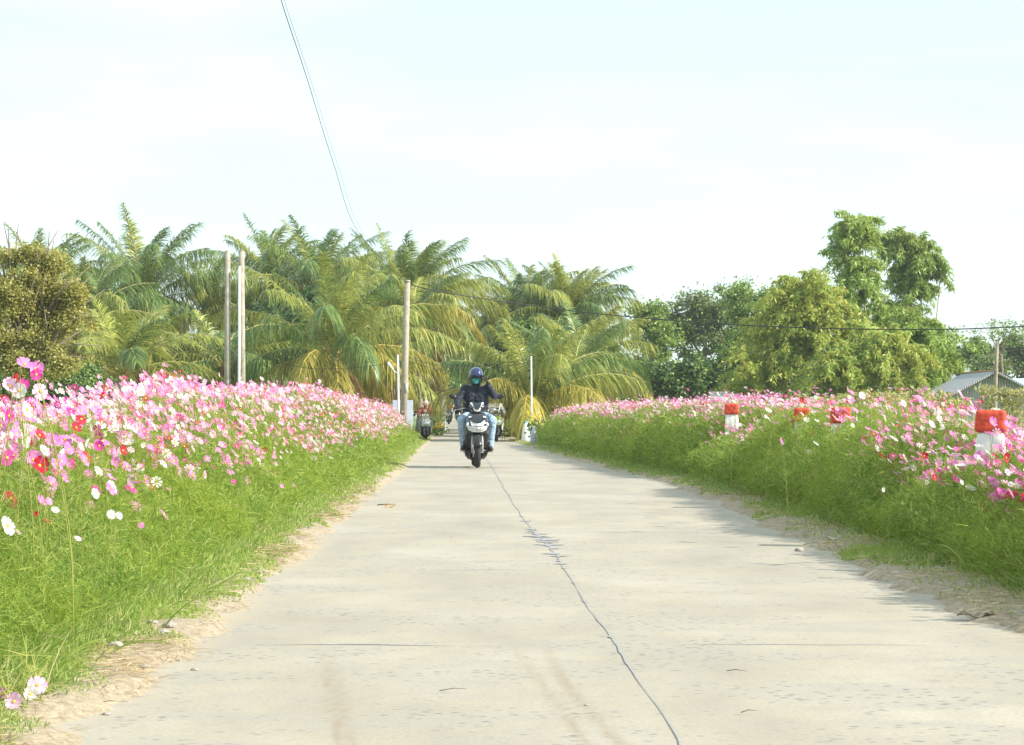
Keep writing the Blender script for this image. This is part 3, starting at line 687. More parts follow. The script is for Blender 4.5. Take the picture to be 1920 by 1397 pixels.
palm(598, 565, 112, 4.9, 'palm with stiff upright greyish fronds in the middle of the left row', 26, yellow=.3, wind=.12, elr=(-.2, 1.5))
palm(625, 672, 84, 4.8, 'big low palm with fruit and long arching fronds above the left flowers', 26, yellow=.45, fruit=True, dead=2, wind=.2, elr=(-.35, 1.45))
palm(690, 580, 116, 3.8, 'palm with windswept crown crossed by the overhead wires', 22, yellow=.3, wind=.3)
palm(765, 585, 106, 4.6, 'large windswept palm behind the single tall pole', 32, yellow=.35, wind=.45, elr=(-.3, 1.45), base_px=735)
palm(775, 600, 100, 3.4, 'palm with drooping golden fronds to the left of the dark helmeted rider', 18, yellow=.6, dead=0, wind=.3, elr=(.3, 1.2), base_px=785)
palm(700, 700, 92, 3.2, 'short palm with reddish brown dead fronds left of the single pole', 14, yellow=.4, dead=5, elr=(-.4, 1.0))
palm(985, 605, 118, 3.9, 'palm with ragged upright fronds above and right of the dark helmeted rider', 26, yellow=.4, wind=.2, elr=(-.2, 1.5))
palm(1065, 605, 114, 4.0, 'tall dark green palm at the right of the middle palm group', 28, yellow=.25, wind=.2, elr=(-.15, 1.5))
palm(1095, 680, 102, 3.7, 'palm with fronds drooping right towards the round dark trees', 22, yellow=.5, wind=.2, elr=(-.3, 1.2))
palm(945, 630, 116, 3.6, 'palm with golden hanging fronds just right of the raised gloved hand', 18, yellow=.45, dead=1, elr=(.0, 1.2))
palm(1000, 770, 80, 4.0, 'young trunkless palm with yellow stalks beside the thin white post', 20, yellow=.6, dead=0, trunk=False, elr=(.35, 1.45), wind=.15)
palm(1075, 715, 92, 3.6, 'low palm with arching fronds touching the right flowers', 18, yellow=.5, dead=1, elr=(-.2, 1.2))

# ------------------------------------------------------------------ broadleaf trees and bamboo
def leaves_np(C, size, droop, n, elong=1.6):
    """rhombic leaves"""
    a = rng.normal(size=(n, 3)); a[:, 2] = a[:, 2] * .6 - droop; u = norm(a); v = norm(np.cross(u, rng.normal(size=(n, 3))))
    s = size * (.6 + .8 * rng.random(n))[:, None]
    V = np.stack([C, C + u * s * elong * .45 + v * s * .5, C + u * s * elong, C + u * s * elong * .45 - v * s * .5], 1)
    F = np.arange(n * 4).reshape(n, 4); return V.reshape(-1, 3), F
def tree(name, cat, label, Y, lobes, mats, leaf=.16, density=1.0, droop=.3, elong=1.7, per=110, trunk_px=None, bark='bark', depth=.8, culms=0, gap=.16, group=None, clump=.55, airy=0, trunk_r=.16):
    """lobes: (px, py, rx, ry) ellipses as seen, given real distance Y and real depth"""
    k = Y / 4000; cxm = trunk_px or sum(l[0] for l in lobes) / len(lobes); b = P(cxm, 800, Y); gzz = float(ground_z(b.x, b.y)); o0 = Vector((b.x, b.y, gzz))
    e = empty(name, o0, 0, label, cat, group)
    pts = []; heads = []; outs = []
    for li, (lx, ly, rx, ry) in enumerate(lobes):
        yo = random.uniform(-.6, .6) * min(rx * k, 2.5) * (0 if len(lobes) == 1 else 1); c = P(lx, ly, Y + yo); rx_, rz_, ryy = rx * k, ry * k, rx * k * depth
        heads.append(c - o0)
        nc = int(40 * density * max(1, rx_ * rz_ / 2.2)); u = norm(rng.normal(size=(nc, 3))); r = rng.random(nc) ** (.38 + airy * .2)
        wobble = 1 + .25 * np.sin(u[:, 0] * 5 + li) * np.cos(u[:, 2] * 6 + li * 2) + rng.normal(size=nc) * .17
        cc = np.array(c - o0) + u * (r * wobble)[:, None] * np.array([rx_, ryy, rz_]); pts.append(cc); outs.append(u)
    cc = np.concatenate(pts); uu = np.concatenate(outs); gs = 1.1 / max(clump, .3) * .5; kk = (cc[:, 2] > .15) & ((vn(cc[:, 0] + 50, cc[:, 2] + 20, gs) * .6 + vn(cc[:, 1] + 70, cc[:, 2] + 9, gs * 1.7) * .4) > gap + .12); cc = cc[kk]; uu = uu[kk]
    leaf *= .68; csz = clump * (.6 + .8 * rng.random(len(cc)))
    C = (cc[:, None, :] + rng.normal(size=(len(cc), per, 3)) * csz[:, None, None] * np.array([.5, .5, .36]))
    if droop > .6:      # arching sprays that hang at their tips
        tt = rng.random((len(cc), per)) ** .8; sp = (uu * np.array([1, 1, .35]) + rng.normal(size=uu.shape) * .45 + np.array([0, 0, .35])) * csz[:, None] * 1.9
        C = cc[:, None, :] + sp[:, None] * tt[..., None] + rng.normal(size=(len(cc), per, 3)) * csz[:, None, None] * .16
        C[:, :, 2] -= tt ** 2 * csz[:, None] * 1.7
    C = C.reshape(-1, 3); C = C[C[:, 2] > .03]
    V, F = leaves_np(C, leaf, droop, len(C), elong)
    # a clump keeps one material so light and dark clumps show
    np_mesh('crown', V, F, [mats[0]] + list(mats[1:]), np.minimum(rng.integers(0, len(mats) * 3, len(C)) // 3, len(mats) - 1), e)
    if culms:
        for q in range(culms):
            h = random.choice(heads); s = Vector((random.uniform(-1.2, 1.2), random.uniform(-.8, .8), 0)); bm = bmesh.new()
            top = h + Vector((random.uniform(-1, 1), random.uniform(-.6, .6), .1)); pp = [s.lerp(top, f) + Vector((0, 0, .5 * math.sin(f * 3.1))) for f in [j / 8 for j in range(9)]]
            tube(bm, pp, [.05 * (1 - .8 * j / 8) for j in range(9)], 6); obj('culm', bm, M['culm'], e)
    else:
        bm = bmesh.new(); zt = min(h.z for h in heads) * .8; tube(bm, [(0, 0, -.1), (.05, 0, zt * .5), (-.05, .05, zt)], [trunk_r * 1.3, trunk_r, trunk_r * .8], 9)
        for h in heads:
            s = Vector((-.05, .05, zt * .95)); mid = s.lerp(h, .55) + Vector((random.uniform(-.3, .3), 0, .2)); tube(bm, [s, mid, h + Vector((0, 0, .3))], [trunk_r * .6, trunk_r * .35, trunk_r * .1], 6)
            for q in range(4):
                tip = h + Vector((random.uniform(-1, 1), random.uniform(-.6, .6), random.uniform(-.2, 1))) * 1.0; tube(bm, [mid, mid.lerp(tip, .5) + Vector((0, 0, .15)), tip], [trunk_r * .25, trunk_r * .15, .01], 5)
        obj('trunk', bm, M[bark], e)
    return e
tree('broadleaf_tree', 'tree', 'round olive gold leaved tree at the far left edge behind the flowers', 58, [(100, 492, 18, 14), (12, 486, 20, 16), (58, 478, 16, 12), (140, 590, 16, 14), (150, 640, 14, 18), (135, 548, 14, 12), (45, 510, 34, 24), (85, 530, 26, 26), (15, 545, 40, 38), (62, 565, 40, 34), (112, 575, 26, 28), (25, 610, 48, 38), (90, 630, 42, 34), (128, 622, 20, 24), (50, 680, 55, 34), (-30, 560, 40, 60), (105, 680, 30, 24), (-20, 650, 40, 50)], [M['olive']], leaf=.075, density=1.7, elong=1.5, clump=.24, trunk_px=30, per=70, airy=-.2, gap=.30)
tree('broadleaf_tree', 'tree', 'dark green bushy tree at far left low beneath the olive tree', 66, [(130, 720, 70, 50), (40, 730, 70, 45), (175, 745, 40, 35)], [M['dark'], M['mid']], leaf=.09, density=1.6, clump=.35, trunk_px=100)
tree('mango_tree', 'tree', 'dense dark leaved tree right of the paired poles, behind the big low palm', 98, [(540, 600, 70, 50), (520, 660, 60, 60), (590, 640, 60, 60), (550, 715, 80, 50)], [M['dark']], leaf=.16, density=1.1, elong=2.4, droop=.8, trunk_px=545)
bt = 'dark trees behind the palms'
for k, (x, y, rx, ry, ph) in enumerate([(60, 690, 110, 70, 'behind the olive coloured tree'), (190, 680, 80, 80, 'behind the second palm from the left'), (310, 690, 80, 70, 'behind the tallest left palm'), (450, 680, 70, 80, 'behind the paired poles'), (660, 690, 80, 80, 'behind the big low palm with fruit'), (745, 660, 60, 90, 'behind the single tall pole')]):
    tree('broadleaf_tree', 'tree', f'dark background tree filling the gap {ph}', 128, [(x, y, rx, ry), (x + 25, y + 50, rx * .9, ry * .7)], [M['dark'], M['mid']], leaf=.26, density=.55, group=bt, clump=.8)
for k, (x, y, rx, ry, Y, ph) in enumerate([(860, 690, 60, 45, 205, 'closing the end of the road above the orange clad rider'), (910, 720, 60, 50, 190, 'behind the dark helmeted rider'), (975, 690, 60, 75, 150, 'behind the young trunkless palm'), (1060, 700, 70, 70, 135, 'behind the right palm group'), (1150, 720, 50, 45, 130, 'at the right foot of the palm group'), (800, 690, 50, 60, 175, 'left of the far road')]):
    tree('broadleaf_tree', 'tree', f'dark shady tree {ph}', Y, [(x, y, rx, ry), (x + 15, y + 45, rx * .8, ry * .7)], [M['dark'], M['mid']], leaf=.30, density=.4, group='dark trees closing the end of the road', clump=.9)
# overhanging tree whose shade falls on the far road
tree('broadleaf_tree', 'tree', 'shady tree on the right of the far road with dark leaves over brown brush', 108, [(975, 650, 40, 50), (955, 705, 35, 45)], [M['dark'], M['mid']], leaf=.22, density=.9, trunk_px=975)
tree('brush_heap', 'shrub', 'dry brown brush heap at the roadside right of the dark helmeted rider', 92, [(952, 770, 17, 32), (968, 762, 14, 36)], [M['brush']], leaf=.10, density=2.2, clump=.3, elong=3, trunk_r=.03)
tree('shrub', 'shrub', 'low green shrub at the foot of the brown brush heap', 88, [(965, 808, 26, 12)], [M['mid']], leaf=.08, density=2.5, clump=.22, trunk_r=.02)
# right side
tree('broadleaf_tree', 'tree', 'light green open crowned tree at the left of the right hand trees', 118, [(1215, 600, 32, 30), (1235, 640, 48, 48), (1205, 690, 38, 60)], [M['fresh'], M['mid']], leaf=.17, density=.7, airy=1, trunk_px=1225)
tree('broadleaf_tree', 'tree', 'tall grey brown tree with a sparse rounded top behind the dark vine thicket', 128, [(1320, 590, 58, 55), (1360, 630, 60, 60), (1275, 620, 55, 50)], [M['grey'], M['mid']], leaf=.17, density=1.1, airy=.6, trunk_px=1320)
tree('broadleaf_tree', 'tree', 'light green tree with loose twigs just left of the bamboo', 120, [(1395, 570, 38, 40), (1400, 640, 55, 65), (1440, 575, 22, 34)], [M['mid'], M['fresh']], leaf=.16, density=.9, airy=.6, trunk_px=1400)
tree('vine_thicket', 'thicket', 'dark rounded thicket overgrown with vines above the far right flowers', 106, [(1265, 715, 62, 42), (1330, 720, 55, 50), (1230, 740, 40, 30), (1385, 700, 40, 60)], [M['dark'], M['mid']], leaf=.17, density=1.1, clump=.5, trunk_px=1290)
tree('bamboo_clump', 'bamboo', 'dense feathery yellow green bamboo clump with rounded top at the left of the bamboos', 90, [(1515, 545, 38, 32), (1490, 580, 40, 40), (1550, 590, 40, 42), (1470, 630, 34, 40), (1540, 640, 45, 40), (1425, 700, 48, 45), (1510, 690, 66, 55)], [M['bamboo'], M['bamboo_y']], leaf=.10, density=1.5, droop=1.0, elong=3.2, culms=7, clump=.5)
tree('bamboo_clump', 'bamboo', 'tallest bamboo plume, narrow and rising above all the right hand trees', 94, [(1606, 424, 14, 22), (1600, 465, 20, 30), (1610, 530, 24, 40), (1630, 605, 38, 45)], [M['bamboo_d'], M['bamboo']], leaf=.09, density=1.6, droop=1.0, elong=4, culms=6, clump=.38, per=150)
tree('bamboo_clump', 'bamboo', 'second tall bamboo plume with dark drooping leaves, right of the tallest', 96, [(1690, 448, 13, 12), (1732, 480, 14, 24), (1715, 525, 22, 32), (1690, 595, 36, 44)], [M['bamboo_d']], leaf=.095, density=1.4, droop=1.2, elong=4, culms=5, clump=.36, per=140)
tree('bamboo_clump', 'bamboo', 'broad low golden green bamboo clump in front of the tall plumes', 84, [(1580, 690, 45, 36), (1660, 705, 42, 34), (1560, 725, 50, 28), (1625, 650, 36, 30), (1680, 660, 26, 26)], [M['bamboo_y'], M['bamboo']], leaf=.10, density=1.6, droop=1.0, elong=3.0, culms=5, clump=.45)
tree('bamboo_clump', 'bamboo', 'bright green bamboo clump at the right end of the bamboos beside the grey shed', 92, [(1728, 625, 28, 36), (1745, 680, 32, 45), (1700, 690, 40, 50)], [M['bamboo'], M['fresh']], leaf=.10, density=1.5, droop=1.0, elong=3.2, culms=5, clump=.45)
tree('broadleaf_tree', 'tree', 'distant green tree between the bamboo and the leaning wooden pole', 150, [(1830, 665, 34, 34), (1800, 690, 30, 30), (1775, 670, 26, 36)], [M['mid'], M['fresh']], leaf=.2, density=.8, trunk_px=1825)
tree('broadleaf_tree', 'tree', 'distant brownish tree at the right picture edge behind the shed', 145, [(1905, 665, 50, 40), (1945, 650, 45, 45), (1860, 690, 40, 28)], [M['grey'], M['mid']], leaf=.2, density=.9, trunk_px=1910)
tree('bare_tree', 'tree', 'sparse nearly bare tree with scattered leaf tufts above the leaning pole', 138, [(1855, 625, 26, 20), (1880, 612, 26, 18), (1900, 630, 22, 18)], [M['mid']], leaf=.12, density=.55, airy=-1.5, clump=.3, trunk_px=1880, per=16, trunk_r=.09)
tree('shrub', 'shrub', 'pale scrub along the foot of the bamboos behind the flowers', 62, [(1640, 760, 60, 18), (1740, 765, 60, 16), (1540, 765, 60, 14)], [M['weed'], M['bamboo_y']], leaf=.07, density=1.6, clump=.25, elong=2.6, trunk_r=.02)
# reddish flowering weeds before the shed
for k, (x, y) in enumerate([(1722, 738), (1850, 735), (1885, 738), (1908, 742), (1765, 745)]):
    Y = 42; b = P(x, 800, Y); c = P(x, y, Y); g0 = float(ground_z(b.x, b.y)); nn = 420
    e = empty('tall_weed', (b.x, b.y, g0), 0, ['tall buff seeding weed just right of the bamboo foot', 'tall buff weed left of the leaning pole foot', 'tall reddish weed right of the leaning pole', 'tall buff weed nearest the right edge before the shed', 'tall buff weed before the left end of the shed'][k], 'weed', 'tall seeding weeds before the shed')
    zc = c.z - g0
    zt = .2 + (zc - .1) * rng.random(nn) ** .6; C = np.stack([rng.normal(size=nn) * .10, rng.normal(size=nn) * .10, zt], 1); V, F = leaves_np(C, .045, -.5, nn, 2.2)
    np_mesh('leaves', V, F, M['weed'], parent=e); bm = bmesh.new()
    for q in range(3): tube(bm, [(0, 0, 0), (.05 * (q - 1), 0, zc * .5), (.12 * (q - 1), 0, zc)], [.008, .006, .003], 4)
    obj('stem', bm, M['cosmos_stem'], e)

# ------------------------------------------------------------------ poles, wires, posts
M['conc_pole'] = simple('concrete_pole', (.36, .32, .25), .9, var=.25, scale=6, bmp=.5)
M['conduit'] = simple('white_conduit', (.78, .78, .76), .4, var=.04)
M['wire'] = simple('wire', (.03, .03, .03), .6)
M['wood'] = simple('weathered_wood', (.30, .25, .18), .9, var=.35, scale=12, bmp=.5)
def pole_mesh(bm, p0, p1, r0, r1, seg=10): tube(bm, [p0, tuple((Vector(p0) + Vector(p1)) / 2), p1], [r0, (r0 + r1) / 2, r1], seg)
Y = 76; a0, a1, b0, b1 = P(426, 812, Y), P(427, 471, Y), P(455, 812, Y), P(453, 471, Y); g0 = float(ground_z(a0.x, Y))
e = empty('paired_pole', (a0.x, Y, g0), 0, 'pair of tall grey concrete poles cross braced together, white conduit on the right one', 'utility pole')
O = Vector((a0.x, Y, g0))
for p, q in ((a0, a1), (b0, b1)):
    bm = bmesh.new(); s = p - O; s.z = 0; pole_mesh(bm, s, q - O, .12, .095); tube(bm, [q - O, q - O + Vector((0, 0, .02))], [.10, .085], 10); obj('pole', bm, M['conc_pole'], e)
bm = bmesh.new(); c0 = P(449, 730, Y) - O + Vector((0, -.14, 0)); c1 = P(450, 500, Y) - O + Vector((0, -.14, 0)); tube(bm, [c0 + Vector((-.02, 0, -1.2)), c0, c1], .045, 8); obj('conduit', bm, M['conduit'], e)
for yy in (492, 575, 660):
    bm = bmesh.new(); l0, l1, r0_, r1_ = [P(x, y, Y) - O for x, y in ((428, yy - 10), (428, yy + 16), (453, yy - 12), (453, yy + 14))]
    tube(bm, [l0, r1_], .018, 5); tube(bm, [l1 + Vector((0, .04, 0)), r0_ + Vector((0, .04, 0))], .018, 5); obj('cross_brace', bm, M['conc_pole'], e)
Y = 73; q0, q1 = P(755, 818, Y), P(764, 528, Y); g0 = float(ground_z(q0.x, Y)); O = Vector((q0.x, Y, g0))
e = empty('utility_pole', O, 0, 'single tall round concrete pole leaning slightly right beside the road', 'utility pole')
bm = bmesh.new(); pole_mesh(bm, (0, 0, -.05), q1 - O, .135, .095, 14); obj('pole', bm, M['conc_pole'], e)
bm = bmesh.new(); tube(bm, [q1 - O - Vector((0, 0, .02)), q1 - O + Vector((0, 0, .05))], [.11, .10], 12); obj('pole_cap', bm, M['conc_pole'], e)
bm = bmesh.new(); c = P(759, 727, Y) - O; box(bm, (c.x + .07, -.13, c.z), (.09, .02, .32)); obj('notice', bm, M['conduit'], e)
Y = 70; q0, q1 = P(748, 815, Y), P(746, 665, Y); g0 = float(ground_z(q0.x, Y)); O = Vector((q0.x, Y, g0))
e = empty('thin_post', O, 0, 'thin white post standing just left of the single tall pole', 'post')
bm = bmesh.new(); pole_mesh(bm, (0, 0, 0), q1 - O, .035, .03, 8); obj('post', bm, M['conduit'], e)
bm = bmesh.new(); s = P(746, 700, Y) - O; tq = P(733, 688, Y) - O; tube(bm, [s, s + Vector((-.1, 0, .05)), tq], .02, 6); obj('bracket', bm, M['conduit'], e)
bm = bmesh.new(); tube(bm, [tq + Vector((.06, 0, -.08)), tq + Vector((-.10, 0, .14))], [.03, .05], 8); obj('lamp', bm, M['conduit'], e)
Y = 74; q0, q1 = P(997, 822, Y), P(996, 669, Y); g0 = float(ground_z(q0.x, Y)); O = Vector((q0.x, Y, g0))
e = empty('thin_post', O, 0, 'thin white post right of the road in front of the young trunkless palm', 'post')
bm = bmesh.new(); pole_mesh(bm, (0, 0, 0), q1 - O, .032, .026, 8); obj('post', bm, M['conduit'], e); bm = bmesh.new(); ell(bm, q1 - O, (.035, .035, .03)); obj('cap', bm, M['conduit'], e)
Y = 74; l, r_ = P(735, 750, Y), P(773, 792, Y); g0 = float(ground_z(l.x, Y)); O = Vector(((l.x + r_.x) / 2, Y + .5, g0))
M['panel'] = simple('pale_panel', (.62, .66, .80), .5, var=.05, scale=3)
e = empty('roadside_board', O, 0, 'plain pale blue white board behind the single tall pole', 'board')
bm = bmesh.new(); W = (r_.x - l.x); zt = l.z - g0; box(bm, (0, 0, zt - .42), (W, .04, .84)); bmesh.ops.bevel(bm, geom=bm.edges[:], offset=.008, segments=1); obj('panel', bm, M['panel'], e, False)
for s in (-1, 1): bm = bmesh.new(); tube(bm, [(s * W * .42, .06, 0), (s * W * .42, .06, zt - .05)], .025, 6); obj('leg', bm, M['conduit'], e)
Y = 64; q0, q1 = P(1860, 800, Y), P(1870, 640, Y); g0 = float(ground_z(q0.x, Y)); O = Vector((q0.x, Y, g0))
e = empty('wooden_pole', O, 0, 'slim leaning wooden pole standing in front of the grey gabled shed', 'pole')
bm = bmesh.new(); tube(bm, [(0, 0, 0), (q1 - O) * .3 + Vector((.02, 0, 0)), (q1 - O) * .7, q1 - O], [.085, .075, .065, .05], 8); obj('pole', bm, M['wood'], e)
bm = bmesh.new(); t_ = q1 - O; tube(bm, [t_ - Vector((0, .05, .12)), t_ + Vector((.10, -.05, .04))], .02, 5); obj('insulator', bm, M['conduit'], e)

def wire(label, pts, r, grp='overhead wires'):
    V3 = [P(*p) for p in pts]; O = V3[0].copy(); dense = []
    for i in range(len(V3) - 1):
        p0, p1, p2, p3 = V3[max(i - 1, 0)], V3[i], V3[i + 1], V3[min(i + 2, len(V3) - 1)]
        for k in range(8):
            t = k / 8; dense.append(.5 * ((2 * p1) + (p2 - p0) * t + (2 * p0 - 5 * p1 + 4 * p2 - p3) * t * t + (3 * p1 - p0 - 3 * p2 + p3) * t ** 3))
    dense.append(V3[-1]); bm = bmesh.new(); tube(bm, [p - O for p in dense], r, 6)
    o = obj('overhead_wire', bm, M['wire']); o.location = O; tag(o, label, 'wire', grp)
wire('sagging black cable crossing the sky to the right in front of the bamboos', [(763, 533, 73), (880, 556, 77), (1120, 588, 78), (1400, 610, 76), (1700, 618, 70), (1920, 612, 66), (2300, 590, 62)], .021)
wire('thicker overhead wire falling steeply from the top edge towards the left palms', [(500, -110, 24), (527, 0, 27), (575, 145, 33), (625, 305, 42), (673, 437, 58), (762, 531, 73)], .0062)
wire('thinner overhead wire running close to the right of the steep one', [(506, -110, 24.4), (533, 0, 27.4), (582, 148, 33.4), (632, 305, 42.4), (680, 436, 58.4), (765, 532, 73)], .0032)
wire('low slack wire hanging across the road behind the helmet, upper one', [(757, 668, 73), (840, 689, 74), (900, 687, 75), (996, 672, 74)], .008)
wire('low slack wire hanging across the road behind the helmet, lower one', [(757, 675, 73), (840, 696, 74), (905, 694, 75), (996, 678, 74)], .008)
wire('thin low wire strung between the paired poles and the single pole', [(455, 655, 76), (560, 688, 75), (660, 690, 74), (757, 676, 73)], .008)

# red capped guard posts
M['redpaint'] = simple('red_paint', (.62, .07, .035), .8, var=.22, scale=22, bmp=.7)
M['whitewash'] = simple('whitewash', (.78, .77, .74), .85, var=.08, scale=14, bmp=.5)
posts = [(1855, 769, 14.2, .205, .012, 'nearest and largest concrete guard post, chipped red cap on white, at right'),
         (1576, 764, 20.2, .19, 0, 'concrete guard post with red cap behind pink blooms, second nearest'),
         (1500, 765, 23, .17, .02, 'concrete guard post almost hidden by flowers, only a bit of red cap showing'),
         (1372, 757, 30, .20, 0, 'concrete guard post with clear red cap and white shaft in the middle distance'),
         (1326, 755, 34.5, .16, 0, 'farthest concrete guard post, small orange red cap left of the clear one')]
for x, y, Y, wd, tl, lab in posts:
    tp = P(x, y, Y); g0 = float(ground_z(tp.x, Y)); h = tp.z - g0; e = empty('guard_post', (tp.x, Y, g0), R(-13 if Y < 16 else -6), lab, 'guard post', 'red capped guard posts'); e.rotation_euler.y = tl
    def slab(z0, z1, w0, w1, jit):
        bm = bmesh.new(); bmesh.ops.create_cube(bm, size=1); bmesh.ops.subdivide_edges(bm, edges=bm.edges[:], cuts=11, use_grid_fill=True)
        for v in bm.verts:
            p = v.co * 2; q = Vector((abs(p.x) ** 9, abs(p.y) ** 9, abs(p.z) ** 9)); k = (q.x + q.y + q.z) ** (-1 / 9); p = p * (k if max(map(abs, p)) > .99 else 1)
            f = p.z * .5 + .5; w_ = w0 + (w1 - w0) * f; v.co = Vector((p.x * w_ / 2, p.y * w_ / 2, z0 + (z1 - z0) * f)) + Vector([random.gauss(0, jit) for _ in range(3)])
        bmesh.ops.smooth_vert(bm, verts=bm.verts[:], factor=.5, use_axis_x=True, use_axis_y=True, use_axis_z=True); return bm
    obj('shaft', slab(-.1, h - .14, wd * .95, wd * .93, .003), M['whitewash'], e); obj('cap', slab(h - .15, h, wd * 1.02, wd * .94, .0035), M['redpaint'], e)

# ------------------------------------------------------------------ houses at the right
def plank_mat(name, c1, c2, sx):
    m, t, b = mat_base(name); w_ = t.nodes.new('ShaderNodeTexWave'); w_.bands_direction = 'X'; w_.inputs['Scale'].default_value = sx; w_.inputs['Distortion'].default_value = 1.2
    tcx = t.nodes.new('ShaderNodeTexCoord'); t.links.new(tcx.outputs['Object'], w_.inputs[0]); n = noise(t, 3, 6, .7, mapscale=(6, 6, .6))
    c = mixc(t, ramp(t, n, [(.35, (0, 0, 0)), (.65, (1, 1, 1))]), c1, c2); c = mixc(t, ramp(t, w_.outputs[0], [(.0, (.7, .7, .7)), (.15, (0, 0, 0))]), c, (.08, .08, .08))
    t.links.new(c, b.inputs['Base Color']); b.inputs['Roughness'].default_value = .85; bump(t, b, w_.outputs[0], .5, .03); return m
M['plank'] = plank_mat('grey_planks', (.30, .32, .34), (.52, .54, .55), 3.2)
M['tin'] = plank_mat('tin_roof', (.34, .34, .35), (.46, .47, .48), 4.0)
M['tile'] = plank_mat('grey_tiles', (.22, .26, .33), (.36, .40, .46), 5.0)
M['pale_wall'] = simple('pale_wall', (.55, .60, .64), .8, var=.1, scale=2)
M['blue_tin'] = simple('blue_tin', (.42, .62, .68), .5, var=.08, scale=5)
Y = 78; sc = Y / 4000
l, ap, rr_ = P(1735, 765, Y), P(1862, 699, Y), P(1975, 758, Y); g0 = float(ground_z(ap.x, Y)); O = Vector((ap.x, Y, g0)); el_, er_ = l - O, rr_ - O; az_ = ap.z - g0
e = empty('gabled_shed', O, 0, 'weathered grey plank shed with wide tin gable roof beyond the flowers at right', 'shed')
bm = bmesh.new(); f = [(-2.1, 0), (2.15, 0), (2.15, el_.z + .4), (0, az_ - .08), (-2.1, el_.z + .35)]
plate(bm, [(x, z) for x, z in f], lambda x, z: 0, 5.0); obj('wall', bm, M['plank'], e, False)
bm = bmesh.new(); plate(bm, [(-2.35, .0), (2.4, .0), (2.4, .62), (-2.35, .62)], lambda x, z: -.12, .08); obj('lower_wall', bm, M['pale_wall'], e, False)
for s, ed in ((-1, el_), (1, er_)):
    bm = bmesh.new(); n1_ = Vector((ed.x, 0, ed.z)); a_ = Vector((0, 0, az_))
    for yy0, yy1 in ((-.55, 5.3),):
        v = [bm.verts.new(p) for p in ((a_.x, yy0, a_.z), (n1_.x, yy0, n1_.z), (n1_.x, yy1, n1_.z), (a_.x, yy1, a_.z))]; v2 = [bm.verts.new(q.co + Vector((0, 0, .07))) for q in v]
        bm.faces.new(v[::-1]); bm.faces.new(v2); [bm.faces.new((v[k], v[(k + 1) % 4], v2[(k + 1) % 4], v2[k])) for k in range(4)]
    obj('roof_slope', bm, M['tin'], e, False)
bm = bmesh.new(); tube(bm, [(0, -.6, az_ + .07), (0, 5.35, az_ + .07)], .05, 6); obj('roof_ridge', bm, M['fibre'], e)
bm = bmesh.new(); box(bm, (.55, -.16, .95), (.28, .05, .22)); obj('window', bm, M['redpaint'], e, False)
Y = 98; c = P(1795, 700, Y); g0 = float(ground_z(c.x, Y)); O = Vector((c.x, Y, g0)); sx = Y / 4000
e = empty('tiled_house', O, 0, 'house with dark ribbed tile roof and pointed end gable beside the bamboo', 'house')
z1, z0 = P(0, 700, Y).z - g0, P(0, 732, Y).z - g0; xl_, xr_ = (1735 - 1795) * sx, (1806 - 1795) * sx
bm = bmesh.new(); v = [bm.verts.new(p) for p in ((xl_, .0, z0), (xr_ + .2, .0, z0), (xr_, 1.9, z1), (xl_, 1.9, z1), (xr_, 3.6, z0), (xl_, 3.6, z0))]
for fcs in ((0, 1, 2, 3), (3, 2, 4, 5), (1, 4, 2), (0, 3, 5), (0, 5, 4, 1)): bm.faces.new([v[k] for k in fcs])
obj('roof', bm, M['tile'], e, False)
bm = bmesh.new(); gx = (1818 - 1795) * sx; ptop = P(0, 684, Y).z - g0; plate(bm, [(gx - .40, z0 - .1), (gx + .62, z0 - .1), (gx + .25, (z0 + z1) / 2 + .2), (gx + .02, ptop), (gx - .14, ptop - .02)], lambda x, z: .4, .14); obj('end_gable', bm, M['pale_wall'], e, False)
bm = bmesh.new(); box(bm, ((xl_ + xr_) / 2, 1.8, z0 / 2 - .02), (xr_ - xl_ - .3, 3.0, z0 - .04)); obj('wall', bm, M['pale_wall'], e, False)
bm = bmesh.new()
for k in range(7): box(bm, (xl_ + .2 + k * .25, -.35, z0 - .22), (.12, .5, .02), (.35, 0, .1))
obj('awning_strip', bm, M['conduit'], e, False)
Y = 118; c = P(1912, 720, Y); g0 = float(ground_z(c.x, Y)); e = empty('far_shed', (c.x, Y, g0), 0, 'small shed with pale blue tin roof behind the gabled shed at the right edge', 'shed'); zz = c.z - g0
bm = bmesh.new(); box(bm, (0, 0, zz / 2 - .1), (2.6, 2.2, zz - .2)); obj('wall', bm, M['pale_wall'], e, False)
bm = bmesh.new(); box(bm, (0, 0, zz), (3.1, 2.8, .06), (.22, 0, 0)); obj('roof', bm, M['blue_tin'], e, False)
Y = 66; c = P(1347, 737, Y); g0 = float(ground_z(c.x, Y)); e = empty('water_tank', (c.x, Y, g0), 0, 'small pale grey box hut behind the farthest guard posts', 'hut'); zz = c.z - g0
bm = bmesh.new(); box(bm, (0, 0, zz / 2), (.5, .5, zz)); bmesh.ops.bevel(bm, geom=bm.edges[:], offset=.02, segments=1); obj('wall', bm, M['pale_wall'], e, False)
bm = bmesh.new(); box(bm, (0, 0, zz + .02), (.58, .58, .04)); obj('roof', bm, M['tin'], e, False); e.name = 'box_hut'

